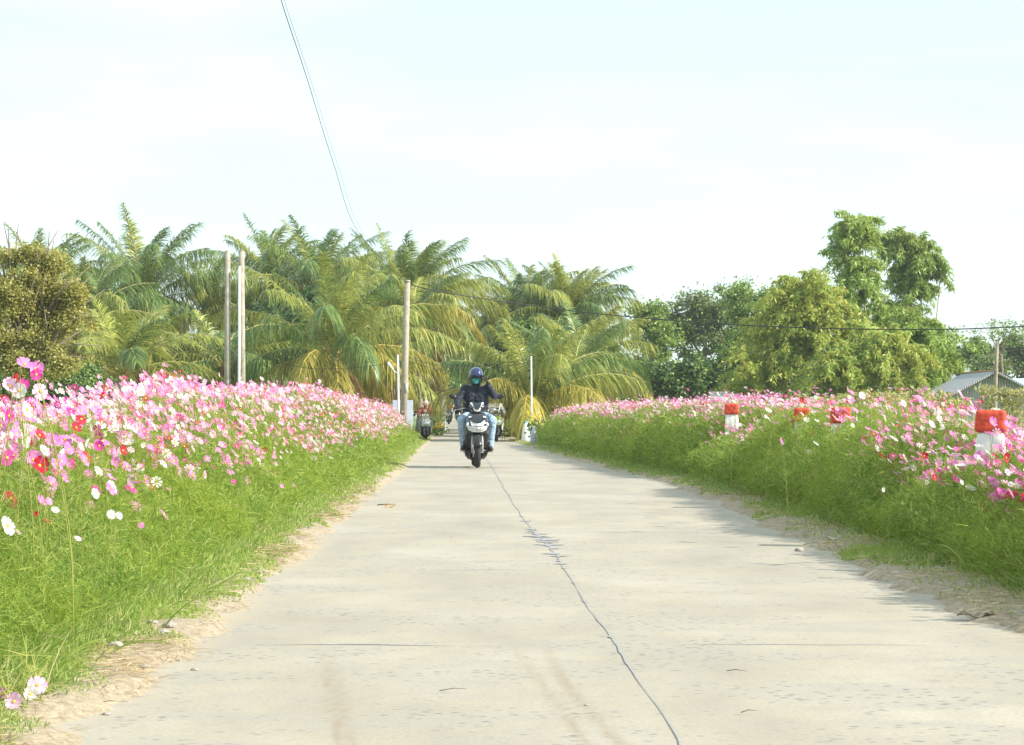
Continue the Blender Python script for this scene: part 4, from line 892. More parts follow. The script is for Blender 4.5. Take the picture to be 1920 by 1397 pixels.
# gate pillar and wall near the far riders
Y = 112; a_, b_ = P(826, 745, Y), P(837, 800, Y); g0 = float(ground_z(a_.x, Y)); e = empty('gate_pillar', ((a_.x + b_.x) / 2, Y, g0), 0, 'white gate pillar at the left of the far road', 'pillar'); zz = a_.z - g0
bm = bmesh.new(); box(bm, (0, 0, zz / 2), (.26, .3, zz)); obj('shaft', bm, M['whitewash'], e, False); bm = bmesh.new(); box(bm, (0, 0, zz + .03), (.34, .38, .07)); obj('cap', bm, M['whitewash'], e, False)
bm = bmesh.new(); v = box(bm, (-.65, .6, zz / 2 - .1), (.9, .12, zz - .2)); o = obj('garden_wall', bm, M['pale_wall'], None, False); o.location = ((a_.x + b_.x) / 2, Y, g0); tag(o, 'pale grey wall panel left of the white gate pillar', 'wall')
def flowering(label, x, y, Y, w_, n, mat=None):
    b = P(x, 800, Y); g0 = float(ground_z(b.x, b.y)); c = P(x, y, Y); e = empty('flowering_shrub', (b.x, b.y, g0), 0, label, 'shrub'); zc = c.z - g0
    C = np.stack([rng.normal(size=n) * w_, rng.normal(size=n) * w_, zc * .55 + rng.normal(size=n) * zc * .22], 1); C[:, 2] = np.abs(C[:, 2]) + .02; V, F = leaves_np(C, .07, .1, n, 1.8); np_mesh('leaves', V, F, M['mid'], parent=e)
    k = n // 2; cq = rng.normal(size=(9, 3)); cq = cq[rng.integers(0, 9, k)] + rng.normal(size=(k, 3)) * .35; C = np.stack([cq[:, 0] * w_ * .9, cq[:, 1] * w_ - .1, zc + cq[:, 2] * zc * .13], 1); V, F = leaves_np(C, .045, -.2, k, 1.1); np_mesh('blossoms', V, F, mat or M['yellowfl'], parent=e)
    bm = bmesh.new(); tube(bm, [(0, 0, 0), (0, 0, zc * .7)], .02, 5); obj('stem', bm, M['bark'], e)
flowering('tall plant with yellow flowers behind the scooter carrying a child', 815, 765, 100, .22, 900)
flowering('low plant with yellow flowers beside the rear of the scooter carrying a child', 820, 800, 95, .16, 500)
flowering('bright yellow flower bunch at the near end of the right bed, left one', 997, 780, 70, .07, 160)
flowering('bright yellow flower bunch at the near end of the right bed, right one', 1011, 784, 69, .05, 110)
flowering('small orange red flowering plant at the foot of the brown brush', 976, 804, 78, .14, 300, petal('petal_orange', (.75, .18, .05), (.85, .35, .10)))
# bags by the road
M['bag_blue'] = simple('bag_blue', (.25, .62, .75), .5, var=.1, scale=6); M['bag_white'] = simple('bag_white', (.80, .80, .80), .6, var=.1, scale=20)
M['bag_check'] = simple('bag_grey', (.45, .45, .55), .7, var=.5, scale=40)
def sack(label, x, yt, yb, Y, w_, m1, m2):
    t_, b_ = P(x, yt, Y), P(x, yb, Y); g0 = float(ground_z(b_.x, Y)); h = max(.25, t_.z - g0); e = empty('sack', (b_.x, Y, g0), .3, label, 'sack')
    bm = bmesh.new(); loft(bm, [(0, 0, w_ * .8, .1), (h * .1, 0, w_, .13), (h * .45, 0, w_ * .95, .12), (h * .75, 0, w_ * .6, .08), (h * .88, 0, w_ * .3, .05)], 14, 2.2)
    for v in bm.verts: v.co += Vector([random.gauss(0, .008) for _ in range(3)])
    obj('bag', bm, m1, e); bm = bmesh.new(); loft(bm, [(h * .86, 0, w_ * .28, .05), (h * .93, 0, w_ * .2, .04), (h, 0, w_ * .5, .05)], 10, 2); obj('neck', bm, m2, e)
sack('upright plastic sack, blue above and white below, near the young trunkless palm', 986, 789, 818, 72, .15, M['bag_white'], M['bag_blue'])
o = None
bm = bmesh.new(); t_ = P(990, 789, 72.3); g0 = float(ground_z(t_.x, 72.3)); loft(bm, [(0, 0, .13, .05), ((t_.z - g0) * .5, 0, .12, .07), (t_.z - g0, 0, .05, .04)], 12, 2.2); o = obj('blue_bag', bm, M['bag_blue']); o.location = (t_.x, 72.3, g0); tag(o, 'light blue plastic bag leaning behind the white sack', 'bag')
sack('small grey and white checked bag at the near corner of the right bed', 1001, 799, 827, 66, .12, M['bag_check'], M['bag_white'])
# ------------------------------------------------------------------ scooters and riders
def wheel(name, parent, c, r=.265, w_=.055, rim='silver'):
    e = empty(name, c); e.parent = parent
    bm = bmesh.new(); n, k = 40, 10; rings = []
    for i in range(n):
        a = 2 * math.pi * i / n; ring = []
        for j in range(k):
            b_ = 2 * math.pi * j / k; rr_ = r - w_ * .85 + w_ * .85 * math.cos(b_) * (1.0 if math.cos(b_) > 0 else .7); x = w_ * math.sin(b_) * .95
            if math.cos(b_) > .8 and i % 2: rr_ -= .003
            ring.append(bm.verts.new((x, rr_ * math.cos(a), rr_ * math.sin(a))))
        rings.append(ring)
    for i in range(n):
        for j in range(k): bm.faces.new((rings[i][j], rings[(i + 1) % n][j], rings[(i + 1) % n][(j + 1) % k], rings[i][(j + 1) % k]))
    bmesh.ops.recalc_face_normals(bm, faces=bm.faces[:]); obj('tyre', bm, M['tyre'], e)
    bm = bmesh.new(); ri = r - w_ * 1.35
    for i in range(n):
        a, b_ = 2 * math.pi * i / n, 2 * math.pi * (i + 1) / n
        for x0, x1, r0, r1 in ((-.03, .03, ri, ri), (-.03, -.03, ri, ri + .018), (.03, .03, ri, ri + .018)):
            bm.faces.new([bm.verts.new((x, q * math.cos(g_), q * math.sin(g_))) for x, q, g_ in ((x0, r0, a), (x1, r1, a), (x1, r1, b_), (x0, r0, b_))])
    for q in range(5):
        a = 2 * math.pi * q / 5; tube(bm, [(0, .03 * math.cos(a), .03 * math.sin(a)), (0, ri * math.cos(a), ri * math.sin(a))], .013, 6)
    tube(bm, [(-.05, 0, 0), (.05, 0, 0)], .035, 10); obj('rim', bm, M[rim], e)
    return e
def scooter(loc, label, body='black_paint', trim='white_paint', lower='black_plastic', rot=0, scale=1, steer=0, upper=None, group='motor scooters on the road'):
    e = empty('motor_scooter', loc, rot, label, 'scooter', group, scale); upper = upper or body
    wheel('front_wheel', e, (0, 0, .265)); wheel('rear_wheel', e, (0, 1.24, .265), w_=.06)
    # front fender
    bm = bmesh.new(); n = 14
    for i in range(n):
        a0_, a1_ = [R(20 + 130 * q / n) for q in (i, i + 1)]
        rows = []
        for a in (a0_, a1_): rows.append([(x, -math.cos(a) * rr_, .265 + math.sin(a) * rr_) for x, rr_ in ((-.075, .27), (-.06, .305), (0, .315), (.06, .305), (.075, .27))])
        for j in range(4): bm.faces.new([bm.verts.new(p) for p in (rows[0][j], rows[0][j + 1], rows[1][j + 1], rows[1][j])])
    bmesh.ops.remove_doubles(bm, verts=bm.verts[:], dist=1e-4); bmesh.ops.solidify(bm, geom=bm.faces[:], thickness=.004); obj('front_fender', bm, M['black_plastic'], e)
    bm = bmesh.new()
    for s in (-1, 1): tube(bm, [(s * .085, 0, .265), (s * .085, .03, .42), (s * .07, .09, .66)], [.018, .022, .018], 10); tube(bm, [(s * .04, 0, .265), (s * .10, 0, .265)], .014, 8)
    ell(bm, (-.07, -.0, .265), (.008, .095, .095)); obj('front_fork', bm, M['grey_paint'], e)
    # lower leg shield and inner dark body
    bm = bmesh.new(); loft(bm, [(.30, .33, .10, .10), (.36, .26, .17, .10), (.50, .20, .20, .085), (.62, .15, .205, .10)], 24, 3); obj('lower_cowl', bm, M[lower], e)
    bm = bmesh.new(); loft(bm, [(.58, .12, .19, .14), (.66, .10, .20, .17), (.74, .10, .19, .165), (.82, .13, .185, .14), (.90, .18, .16, .10), (.935, .21, .12, .07)], 28, 2.6); obj('front_cowl', bm, M[body], e)
    def yf(x, z): return np.interp(z, [.58, .66, .74, .82, .90, .935], [-.02, -.07, -.065, -.01, .08, .14]) - .030 + 2.0 * x * x
    bm = bmesh.new(); plate(bm, [(.0, .60), (.08, .607), (.15, .64), (.175, .70), (.165, .715), (.09, .70), (0, .695)], yf, .02, True); obj('headlight_shell', bm, M['lens'], e, False)
    for s in (-1, 1):
        bm = bmesh.new(); plate(bm, [(s * .05, .625), (s * .13, .645), (s * .155, .695), (s * .10, .69), (s * .055, .675)][::s], lambda x, z: yf(x, z) - .008, .012)
        obj('headlight', bm, M['headglass'], e, False)
        bm = bmesh.new(); ell(bm, (s * .168, float(yf(.168, .72)) - .0, .735), (.02, .02, .035), (0, s * -.4, 0)); obj('indicator', bm, M['lens'], e)
    bm = bmesh.new(); ell(bm, (0, float(yf(0, .655)) - .002, .66), (.030, .012, .026)); obj('headlight_bulb', bm, M['silver'], e)
    bm = bmesh.new(); plate(bm, [(0, .71), (.10, .715), (.125, .80), (.10, .785), (.055, .755), (0, .745)], lambda x, z: yf(x, z) - .004, .016, True); obj('front_trim', bm, M[trim], e, False)
    for s in (-1, 1): bm = bmesh.new(); plate(bm, [(s * .10, .855), (s * .14, .845), (s * .15, .87), (s * .10, .875)][::s], lambda x, z: yf(x, z) - .01, .014); obj('side_marker', bm, M['lens'], e, False)
    # floorboard, side skirts, engine, exhaust
    bm = bmesh.new(); box(bm, (0, .52, .285), (.30, .50, .05)); bmesh.ops.bevel(bm, geom=bm.edges[:], offset=.015, segments=2); obj('floorboard', bm, M['black_plastic'], e)
    for s in (-1, 1):
        bm = bmesh.new(); v = []
        for yy, zz, xx in ((.22, .50, .20), (.30, .30, .19), (.55, .13, .13), (.80, .16, .13), (.85, .33, .18), (.45, .36, .21)): v.append((s * xx, yy, zz))
        vs = [bm.verts.new(p) for p in v]; c_ = bm.verts.new((s * .215, .5, .29)); i_ = bm.verts.new((s * .06, .5, .26))
        for k in range(6): bm.faces.new((vs[k], vs[(k + 1) % 6], c_)); bm.faces.new((vs[(k + 1) % 6], vs[k], i_))
        bmesh.ops.recalc_face_normals(bm, faces=bm.faces[:]); bmesh.ops.subdivide_edges(bm, edges=bm.edges[:], cuts=1, smooth=.3); obj('side_skirt', bm, M[lower], e)
    bm = bmesh.new(); loft(bm, [(.12, .75, .10, .22), (.2, .8, .14, .30), (.34, .9, .13, .32)], 16, 3); obj('engine', bm, M['black_plastic'], e)
    bm = bmesh.new(); tube(bm, [(-.12, .75, .2), (-.16, .95, .24), (-.17, 1.0, .27), (-.17, 1.45, .36)], [.02, .025, .05, .055], 12); obj('exhaust', bm, M['silver'], e)
    # rear body, seat
    bm = bmesh.new(); loft(bm, [(.33, .78, .15, .16), (.48, .88, .17, .28), (.62, 1.0, .165, .40), (.70, 1.02, .14, .42)], 24, 2.6); obj('rear_body', bm, M[body], e)
    bm = bmesh.new(); loft(bm, [(.69, 1.0, .14, .40), (.74, 1.0, .15, .42), (.775, 1.0, .13, .40), (.785, 1.0, .09, .36)], 24, 2.6); obj('seat', bm, M['seat'], e)
    # handlebar
    bm = bmesh.new(); tube(bm, [(0, .19, .90), (0, .24, 1.0)], .035, 10); tube(bm, [(-.34, .34, 1.00), (-.20, .29, 1.01), (0, .26, 1.0), (.20, .29, 1.01), (.34, .34, 1.00)], .012, 8); obj('handlebar', bm, M['black_plastic'], e)
    bm = bmesh.new(); loft(bm, [(.93, .21, .06, .06), (.98, .21, .11, .08), (1.04, .22, .135, .08), (1.09, .25, .12, .05), (1.115, .27, .09, .03)], 22, 2.4); obj('handlebar_cowl', bm, M[upper], e)
    yc = lambda x, z: np.interp(z, [.93, .98, 1.04, 1.09, 1.115], [.15, .13, .14, .20, .24]) - .030 + 2.2 * x * x
    bm = bmesh.new(); plate(bm, [(0, .945), (.045, .955), (.085, 1.02), (.118, 1.105), (.085, 1.105), (.055, 1.02), (.03, .985), (0, .98)], yc, .016, True); obj('cowl_trim', bm, M[trim], e, False)
    for s in (-1, 1):
        bm = bmesh.new(); tube(bm, [(s * .24, .305, 1.005), (s * .36, .345, 1.0)], .019, 10); tube(bm, [(s * .36, .345, 1.0), (s * .375, .35, 1.0)], .023, 10); obj('grip', bm, M['black_plastic'], e)
        bm = bmesh.new(); tube(bm, [(s * .19, .26, 1.015), (s * .25, .24, 1.0), (s * .37, .27, .975)], [.008, .008, .006], 6); ell(bm, (s * .37, .27, .975), (.011,) * 3, seg=8); obj('brake_lever', bm, M['silver'], e)
        me_ = empty('mirror'); me_.parent = e
        bm = bmesh.new(); tube(bm, [(s * .17, .27, 1.02), (s * .19, .25, 1.10), (s * .27, .25, 1.165), (s * .37, .26, 1.20)], .006, 7); obj('stem', bm, M['black_plastic'], me_)
        bm = bmesh.new(); ell(bm, (s * .405, .26, 1.205), (.068, .022, .042), (0, -s * .45, 0), 18); obj('housing', bm, M['black_plastic'], me_)
        bm = bmesh.new(); ell(bm, (s * .405, .278, 1.205), (.058, .008, .034), (0, -s * .45, 0), 18); obj('glass', bm, M['mirror'], me_)
    return e
M['skin'] = simple('skin', (.52, .30, .19), .55, var=.05)
M['dark_skin'] = simple('dark_skin', (.38, .21, .13), .55, var=.05)
M['hair'] = simple('hair', (.015, .012, .01), .5)
M['jacket_navy'] = simple('jacket_navy', (.014, .020, .038), .5, var=.5, scale=9, bmp=.6)
M['denim'] = simple('denim', (.36, .50, .66), .85, var=.22, scale=8, bmp=.5)
for k_ in ('jacket_navy', 'denim', 'plaid', 'white_cloth', 'orange_cloth'):
    t = M[k_].node_tree if k_ in M else None
    if t:
        n_ = noise(t, 6, 5, .6, mapscale=(1, 1, 2.6), dist=1.6); bump(t, t.nodes['Principled BSDF'], n_, .9, .05)
M['glove'] = simple('glove', (.012, .012, .014), .6)
M['shoe'] = simple('shoe', (.05, .045, .05), .6)
M['sole'] = simple('sole', (.5, .42, .38), .7)
M['helmet_navy'] = simple('helmet_navy', (.012, .022, .10), .15, coat=1, var=.1)
M['helmet_pink'] = simple('helmet_pink', (.88, .60, .64), .25, coat=.6, var=.05)
M['helmet_white'] = simple('helmet_white', (.82, .80, .78), .25, coat=.6, var=.05)
M['mask_teal'] = simple('mask_teal', (.12, .58, .58), .8, var=.15, scale=20, bmp=.6)
M['plaid'] = simple('plaid', (.50, .12, .10), .8, var=.6, scale=30)
M['white_cloth'] = simple('white_cloth', (.80, .78, .76), .8, var=.05, bmp=.4, scale=8)
M['pink_cloth'] = simple('pink_cloth', (.80, .50, .55), .8, var=.1)
M['orange_cloth'] = simple('orange_cloth', (.85, .22, .03), .8, var=.15, bmp=.4, scale=8)
M['yellow_plastic'] = simple('yellow_plastic', (.55, .55, .03), .35)
M['lime_paint'] = simple('lime_paint', (.45, .55, .05), .3, coat=.8)
M['dark_cloth'] = simple('dark_cloth', (.03, .03, .04), .8, var=.4)
M['logo'] = simple('logo_white', (.85, .85, .88), .3)
def hand(bm, w_, d, nrm, s=1, curl=.8, side=1):
    """palm from wrist w_ along d; nrm = palm normal (fingers curl towards it); thumb on side*cross"""
    w_, d, nrm = Vector(w_), Vector(d).normalized(), Vector(nrm).normalized(); x = d.cross(nrm).normalized() * side; nrm = (nrm - d * nrm.dot(d)).normalized()
    for k in range(4):
        o = x * (k - 1.5) * .020 * s; b_ = w_ + o * .55 + d * .012 * s; kn = w_ + d * (.082 - .004 * abs(k - 1.5)) * s + o
        capsule(bm, b_, .014 * s, kn, .0125 * s, 8)
        p = kn; ang = curl * .35; L = [.042, .028, .022]; q = [1.0, 1.08, 1.0, .82][k]
        for j, l in enumerate(L):
            ang += curl * .55; dd_ = d * math.cos(ang) + nrm * math.sin(ang) + x * (k - 1.5) * .03; p2 = p + dd_ * l * q * s; capsule(bm, p, (.0105 - .001 * j) * s, p2, (.0098 - .001 * j) * s, 8); p = p2
    p = w_ + d * .022 * s - x * .026 * s; t_ = (d * .7 - x * .65 + nrm * .45).normalized(); p2 = p + t_ * .04 * s; capsule(bm, p, .014 * s, p2, .0115 * s, 8); p3 = p2 + (d * .8 + nrm * .5 + x * .1).normalized() * .03 * s; capsule(bm, p2, .0112 * s, p3, .0095 * s, 8)
def helmet(parent, c, mat, s=1, tilt=0, logo=True, peak='black_plastic'):
    e = empty('helmet', c); e.parent = parent; e.rotation_euler = (tilt, 0, 0)
    bm = bmesh.new(); bmesh.ops.create_uvsphere(bm, u_segments=28, v_segments=18, radius=1); bmesh.ops.transform(bm, matrix=Matrix.Diagonal((.122 * s, .142 * s, .135 * s, 1)), verts=bm.verts)
    dv = [v for v in bm.verts if v.co.z < -.05 * s - (.04 * s if v.co.y > .03 * s else 0)]; bmesh.ops.delete(bm, geom=dv, context='VERTS'); bmesh.ops.solidify(bm, geom=bm.faces[:], thickness=.010); obj('shell', bm, M[mat], e)
    bm = bmesh.new(); n = 12; rows = [[], []]
    for k in range(n + 1):
        a = R(-60 + 120 * k / n); rows[0].append(bm.verts.new((math.sin(a) * .121 * s, -math.cos(a) * .141 * s, -.022 * s))); rows[1].append(bm.verts.new((math.sin(a) * .125 * s, -math.cos(a) * (.141 + .035 * math.cos(a)) * s, -.052 * s)))
    for k in range(n): bm.faces.new((rows[0][k], rows[0][k + 1], rows[1][k + 1], rows[1][k]))
    bmesh.ops.solidify(bm, geom=bm.faces[:], thickness=.005); obj('peak', bm, M[peak], e)
    if logo: bm = bmesh.new(); plate(bm, [(-.022, .030), (-.012, .026), (.03, .028), (.034, .042), (-.018, .044)], lambda x, z: -.1395 * s + 1.6 * x * x + .5 * (z - .02) ** 1, .006); obj('emblem', bm, M['logo'], e, False)
    bm = bmesh.new()
    for sg in (-1, 1): tube(bm, [(sg * .112 * s, -.02, -.04 * s), (sg * .092 * s, -.045 * s, -.11 * s), (sg * .02, -.06 * s, -.165 * s)], .007, 6)
    obj('chin_strap', bm, M['black_plastic'], e)
    return e
def person(loc, label, J, top, legs, skin='skin', cap=None, cap_mat=None, mask=None, glove=None, shoe='shoe', rot=0, scale=1, voxel=.012, build=1, group='riders', face=True, hands=None, shoemat2='sole', headyaw=0, wr=.02):
    e = empty('person', loc, rot, label, 'person', group, scale); j = {k: Vector(v) for k, v in J.items()}; b = build
    def limb(bm, a, c, r0, r1, d=0): capsule(bm, a, r0 + d, c, r1 + d)
    hips, ch, nk, hd = j['hips'], j['chest'], j['neck'], j['head']; up = (hd - nk).normalized()
    def torso(bm, d):
        w_ = .155 * b + d; capsule(bm, hips + Vector((-.075 * b, 0, 0)), .115 * b + d, hips + Vector((.075 * b, 0, 0)), .115 * b + d); 
        mid = hips.lerp(ch, .5)
        for a, c, ra, rb in ((hips, mid, .13, .13), (mid, ch, .13, .13), (ch, ch + Vector((0, 0, .08)), .13, .10)):
            for s in (-1, 1): capsule(bm, a + Vector((s * .065 * b, 0, 0)), ra * b + d, c + Vector((s * .07 * b, 0, 0)), rb * b + d)
        for s in ('L', 'R'): capsule(bm, ch, .125 * b + d, j['sh' + s], .068 * b + d)
        capsule(bm, ch + Vector((0, 0, .10)), .11 * b + d, nk, .06 * b + d)
    bm = bmesh.new(); torso(bm, -.02)
    capsule(bm, nk - up * .05, .056 * b, nk + up * .09, .052 * b)
    # head: skull, jaw, nose, ears, brow, lips
    ell(bm, hd + Vector((0, .012, .02)), (.076, .094, .098)); ell(bm, hd + Vector((0, -.022, -.048)), (.056, .062, .062)); ell(bm, hd + Vector((0, -.052, -.090)), (.026, .024, .020))
    capsule(bm, hd + Vector((0, -.080, .004)), .009, hd + Vector((0, -.101, -.032)), .013, 8)
    for s in (-1, 1):
        ell(bm, hd + Vector((s * .078, .010, -.01)), (.010, .020, .032)); ell(bm, hd + Vector((s * .032, -.082, .022)), (.026, .012, .009)); ell(bm, hd + Vector((s * .040, -.065, -.03)), (.025, .02, .02))
    capsule(bm, hd + Vector((-.018, -.082, -.062)), .008, hd + Vector((.018, -.082, -.062)), .008, 8)
    for s in ('L', 'R'):
        limb(bm, j['sh' + s], j['el' + s], .050 * b, .040 * b, -.008); limb(bm, j['el' + s], j['wr' + s], .040 * b, .027 * b, -.004)
        limb(bm, hips + Vector(((-.09 if s == 'L' else .09) * b, 0, 0)), j['kn' + s], .088 * b, .058 * b, -.012); limb(bm, j['kn' + s], j['an' + s], .056 * b, .038 * b, -.010)
        limb(bm, j['an' + s] + Vector((0, .01, -.03)), j['an' + s] + Vector((0, -.08, -.055)), .026, .016)
        hh = (hands or {}).get(s, dict(d=(0, -1, -.1), n=(0, 0, -1), curl=1.0)); hand(bm, j['wr' + s], hh['d'], hh['n'], 1, hh['curl'], hh.get('side', 1 if s == 'L' else -1))
    blob('body', bm, M[skin], e, min(voxel, .008) if voxel < .013 else voxel, 2)
    if face:
        for s in (-1, 1):
            bm = bmesh.new(); ell(bm, hd + Vector((s * .031, -.083, .004)), (.013, .007, .007), seg=10); obj('eye', bm, M['hair'], e)
    # clothes
    bm = bmesh.new(); torso(bm, .014)
    for s in ('L', 'R'): limb(bm, j['sh' + s], j['el' + s], .056 * b, .052 * b, .012); limb(bm, j['el' + s], j['wr' + s] + (j['el' + s] - j['wr' + s]) * .10, .052 * b, .036 * b, .010)
    capsule(bm, nk - up * .05, .088 * b, nk + up * .04, .074 * b)
    blob('jacket' if top.startswith('jacket') else 'shirt', bm, M[top], e, voxel, 3, wr)
    bm = bmesh.new(); capsule(bm, hips + Vector((-.08 * b, 0, -.01)), .13 * b, hips + Vector((.08 * b, 0, -.01)), .13 * b)
    for s in ('L', 'R'):
        sx_ = -.085 if s == 'L' else .085
        limb(bm, hips + Vector((sx_ * b, 0, 0)), j['kn' + s], .098 * b, .074 * b, .006); limb(bm, j['kn' + s], j['an' + s] + Vector((0, .005, -.005)), .073 * b, .058 * b, .004)
    blob('trousers', bm, M[legs], e, voxel, 3, wr)
    for s in ('L', 'R'):
        an = j['an' + s]; f = empty('shoe', an); f.parent = e; f.rotation_euler = (0, 0, .25 if s == 'L' else -.25); f.rotation_euler.z *= -1
        bm = bmesh.new(); capsule(bm, (0, .035, -.045), .040, (0, -.13, -.060), .033, 12); capsule(bm, (0, .01, .03), .050, (0, -.02, -.035), .050, 12); capsule(bm, (0, -.02, -.03), .045, (0, -.10, -.052), .040, 12); obj('upper', bm, M[shoe], f)
        bm = bmesh.new(); loft(bm, [(-.100, -.05, .042, .135), (-.085, -.05, .046, .14), (-.078, -.05, .042, .135)], 18, 2.3); obj('sole', bm, M[shoemat2], f)
        if glove:
            hh = (hands or {}).get(s, dict(d=(0, -1, -.1), n=(0, 0, -1), curl=1.0)); bm = bmesh.new(); hand(bm, j['wr' + s], hh['d'], hh['n'], 1.25, hh['curl'], hh.get('side', 1 if s == 'L' else -1)); back = (j['el' + s] - j['wr' + s]).normalized(); capsule(bm, j['wr' + s] + back * .03, .036, j['wr' + s], .030); blob('glove', bm, M[glove], e, .006, 1)
    if cap == 'helmet': helmet(e, hd + Vector((0, .012, .035)), cap_mat, 1, logo=cap_mat == 'helmet_navy', peak='black_plastic' if cap_mat == 'helmet_navy' else cap_mat)
    bm = bmesh.new(); ell(bm, hd + Vector((0, .035, .015)), (.085, .088, .105)); dv = [v for v in bm.verts if v.co.y < hd.y - .02 and v.co.z < hd.z + .06]; bmesh.ops.delete(bm, geom=dv, context='VERTS'); obj('hair', bm, M['hair'], e)
    if top.startswith('jacket'):
        bm = bmesh.new(); z0, z1 = hips.z + .06, nk.z - .01; rows = []
        o_top = [o for o in e.children if o.name.startswith('jacket')][0]; pts = []
        for k in range(13):
            z = z0 + (z1 - z0) * k / 12; hit, co, nn_, ix = o_top.ray_cast(Vector((0, -1, z)), Vector((0, 1, 0)))
            if hit: pts.append(co + Vector((0, -.003, 0)))
        if len(pts) > 3: tube(bm, pts, .006, 6)
        obj('zip', bm, M['seat'], o_top)
    if mask:
        bm = bmesh.new(); rows = []
        for z, hw, dp in ((.0, .070, -.088), (-.022, .078, -.112), (-.05, .074, -.112), (-.08, .062, -.100), (-.112, .045, -.078)):
            rows.append([bm.verts.new(hd + Vector((hw * math.sin(a), dp * (.25 + .75 * math.cos(a)) + (.03 if False else 0), z + .004 * math.sin(9 * a)))) for a in [R(-80 + 160 * k / 12) for k in range(13)]])
        for r0, r1 in zip(rows, rows[1:]):
            for k in range(12): bm.faces.new((r0[k], r0[k + 1], r1[k + 1], r1[k]))
        bmesh.ops.solidify(bm, geom=bm.faces[:], thickness=.004); obj('face_mask', bm, M[mask], e)
    return e
ride = dict(hips=(0, .80, .87), chest=(0, .70, 1.21), neck=(0, .66, 1.42), head=(0, .61, 1.545), shL=(-.185, .68, 1.345), shR=(.185, .68, 1.345), elL=(-.315, .60, 1.12), elR=(.315, .60, 1.12), wrL=(-.315, .40, 1.02), wrR=(.315, .40, 1.02),
            knL=(-.225, .34, .80), knR=(.225, .34, .80), anL=(-.20, .42, .41), anR=(.20, .42, .41))
main = dict(ride, hips=(-.01, .80, .87), elL=(-.32, .58, 1.13), wrL=(-.315, .42, 1.035), shR=(.20, .66, 1.345), elR=(.315, .60, 1.22), wrR=(.195, .55, 1.435), knL=(-.255, .30, .80), knR=(.265, .30, .80), anL=(-.215, .42, .375), anR=(.225, .42, .36))
YM = 36.0; wc = P(895, 877, YM); zM = float(gz(YM)) + .004
scooter((wc.x, YM, zM), 'black and white scooter ridden towards the camera in the middle of the road', rot=R(3))
person((wc.x, YM, zM), 'masked rider in navy jacket, light jeans and dark blue helmet raising a gloved hand', main, 'jacket_navy', 'denim', cap='helmet', cap_mat='helmet_navy', mask='mask_teal', glove='glove', rot=R(3), voxel=.008,
       hands={'L': dict(d=(-.1, -1, -.25), n=(0, -.2, -1), curl=1.15), 'R': dict(d=(-.25, -.15, 1), n=(-1, -.1, -.1), curl=.75, side=-1)}, build=1.04, wr=.018)
# woman with a child on a pale scooter
Y2 = 82.; w2 = P(799, 826, Y2); z2 = float(gz(Y2)) + .004; S2 = .90
scooter((w2.x, Y2, z2), 'pale grey scooter carrying a woman and a child along the left side of the road', body='white_paint', upper='white_paint', trim='white_paint', scale=S2, rot=R(5))
person((w2.x, Y2, z2), 'woman in pink and white helmet and dark red checked shirt riding the pale scooter', dict(ride, knL=(-.25, .34, .78), knR=(.25, .34, .78), head=(.01, .60, 1.53)), 'plaid', 'denim', cap='helmet', cap_mat='helmet_pink', rot=R(5), scale=S2, voxel=.02, shoe='yellow_plastic', build=.95, wr=0,
       hands={s: dict(d=(0, -1, -.2), n=(0, 0, -1), curl=1.1) for s in 'LR'})
child = {k: tuple(np.array(v) * .60 + np.array([-.02, .02, .27])) for k, v in dict(ride, elL=(-.24, .50, 1.12), elR=(.24, .50, 1.12), wrL=(-.2, .28, 1.12), wrR=(.2, .28, 1.12)).items()}
ec = person((w2.x, Y2, z2), 'small child in white helmet standing before the woman on the pale scooter', {k: tuple(np.array(v) / .62) for k, v in child.items()}, 'white_cloth', 'dark_cloth', cap='helmet', cap_mat='helmet_white', rot=R(5), scale=.62 * S2, voxel=.025, build=.95, wr=0)
# rider in white half hidden behind the first
Y3 = 78.; w3 = P(931, 823, Y3); z3 = float(gz(Y3)) + .004
scooter((w3.x, Y3, z3), 'dark scooter with lime green panels half hidden behind the nearest scooter', body='lime_paint', upper='black_paint', trim='white_paint', rot=R(4))
person((w3.x, Y3, z3), 'rider in white shirt and white trousers half hidden behind the navy jacketed rider', ride, 'white_cloth', 'white_cloth', cap='helmet', cap_mat='helmet_white', rot=R(4), voxel=.02, build=.95, wr=0)
# far ones
Y4 = 150.; w4 = P(841, 795, Y4); z4 = float(gz(Y4)) + .004
scooter((w4.x, Y4, z4), 'small dark scooter far down the shaded road with an orange clad rider', body='black_paint', trim='silver')
person((w4.x, Y4, z4), 'distant rider in bright orange clothes far down the shaded road', ride, 'orange_cloth', 'dark_cloth', cap='helmet', cap_mat='helmet_navy', voxel=.03, wr=0, face=False)
Y5 = 175.; w5 = P(859, 789, Y5); z5 = float(gz(Y5)) + .004
scooter((w5.x, Y5, z5), 'farthest white scooter just left of the dark helmeted rider', body='white_paint', upper='white_paint')
person((w5.x, Y5, z5), 'farthest rider in dark clothes on the small white scooter', ride, 'dark_cloth', 'dark_cloth', cap='helmet', cap_mat='helmet_white', voxel=.03, wr=0, face=False)

# ------------------------------------------------------------------ air
m = bpy.data.materials.new('haze'); m.use_nodes = True; t = m.node_tree; t.nodes.clear(); o_ = t.nodes.new('ShaderNodeOutputMaterial'); v_ = t.nodes.new('ShaderNodeVolumePrincipled')
v_.inputs['Color'].default_value = (.86, .93, 1, 1); v_.inputs['Density'].default_value = .0004; v_.inputs['Anisotropy'].default_value = .3; t.links.new(v_.outputs[0], o_.inputs['Volume'])
bm = bmesh.new(); box(bm, (0, 1285, 7), (1900, 2670, 17)); hz = obj('haze', bm, m, None, False); tag(hz, 'thin pale daylight haze over the fields', 'haze', kind='stuff')

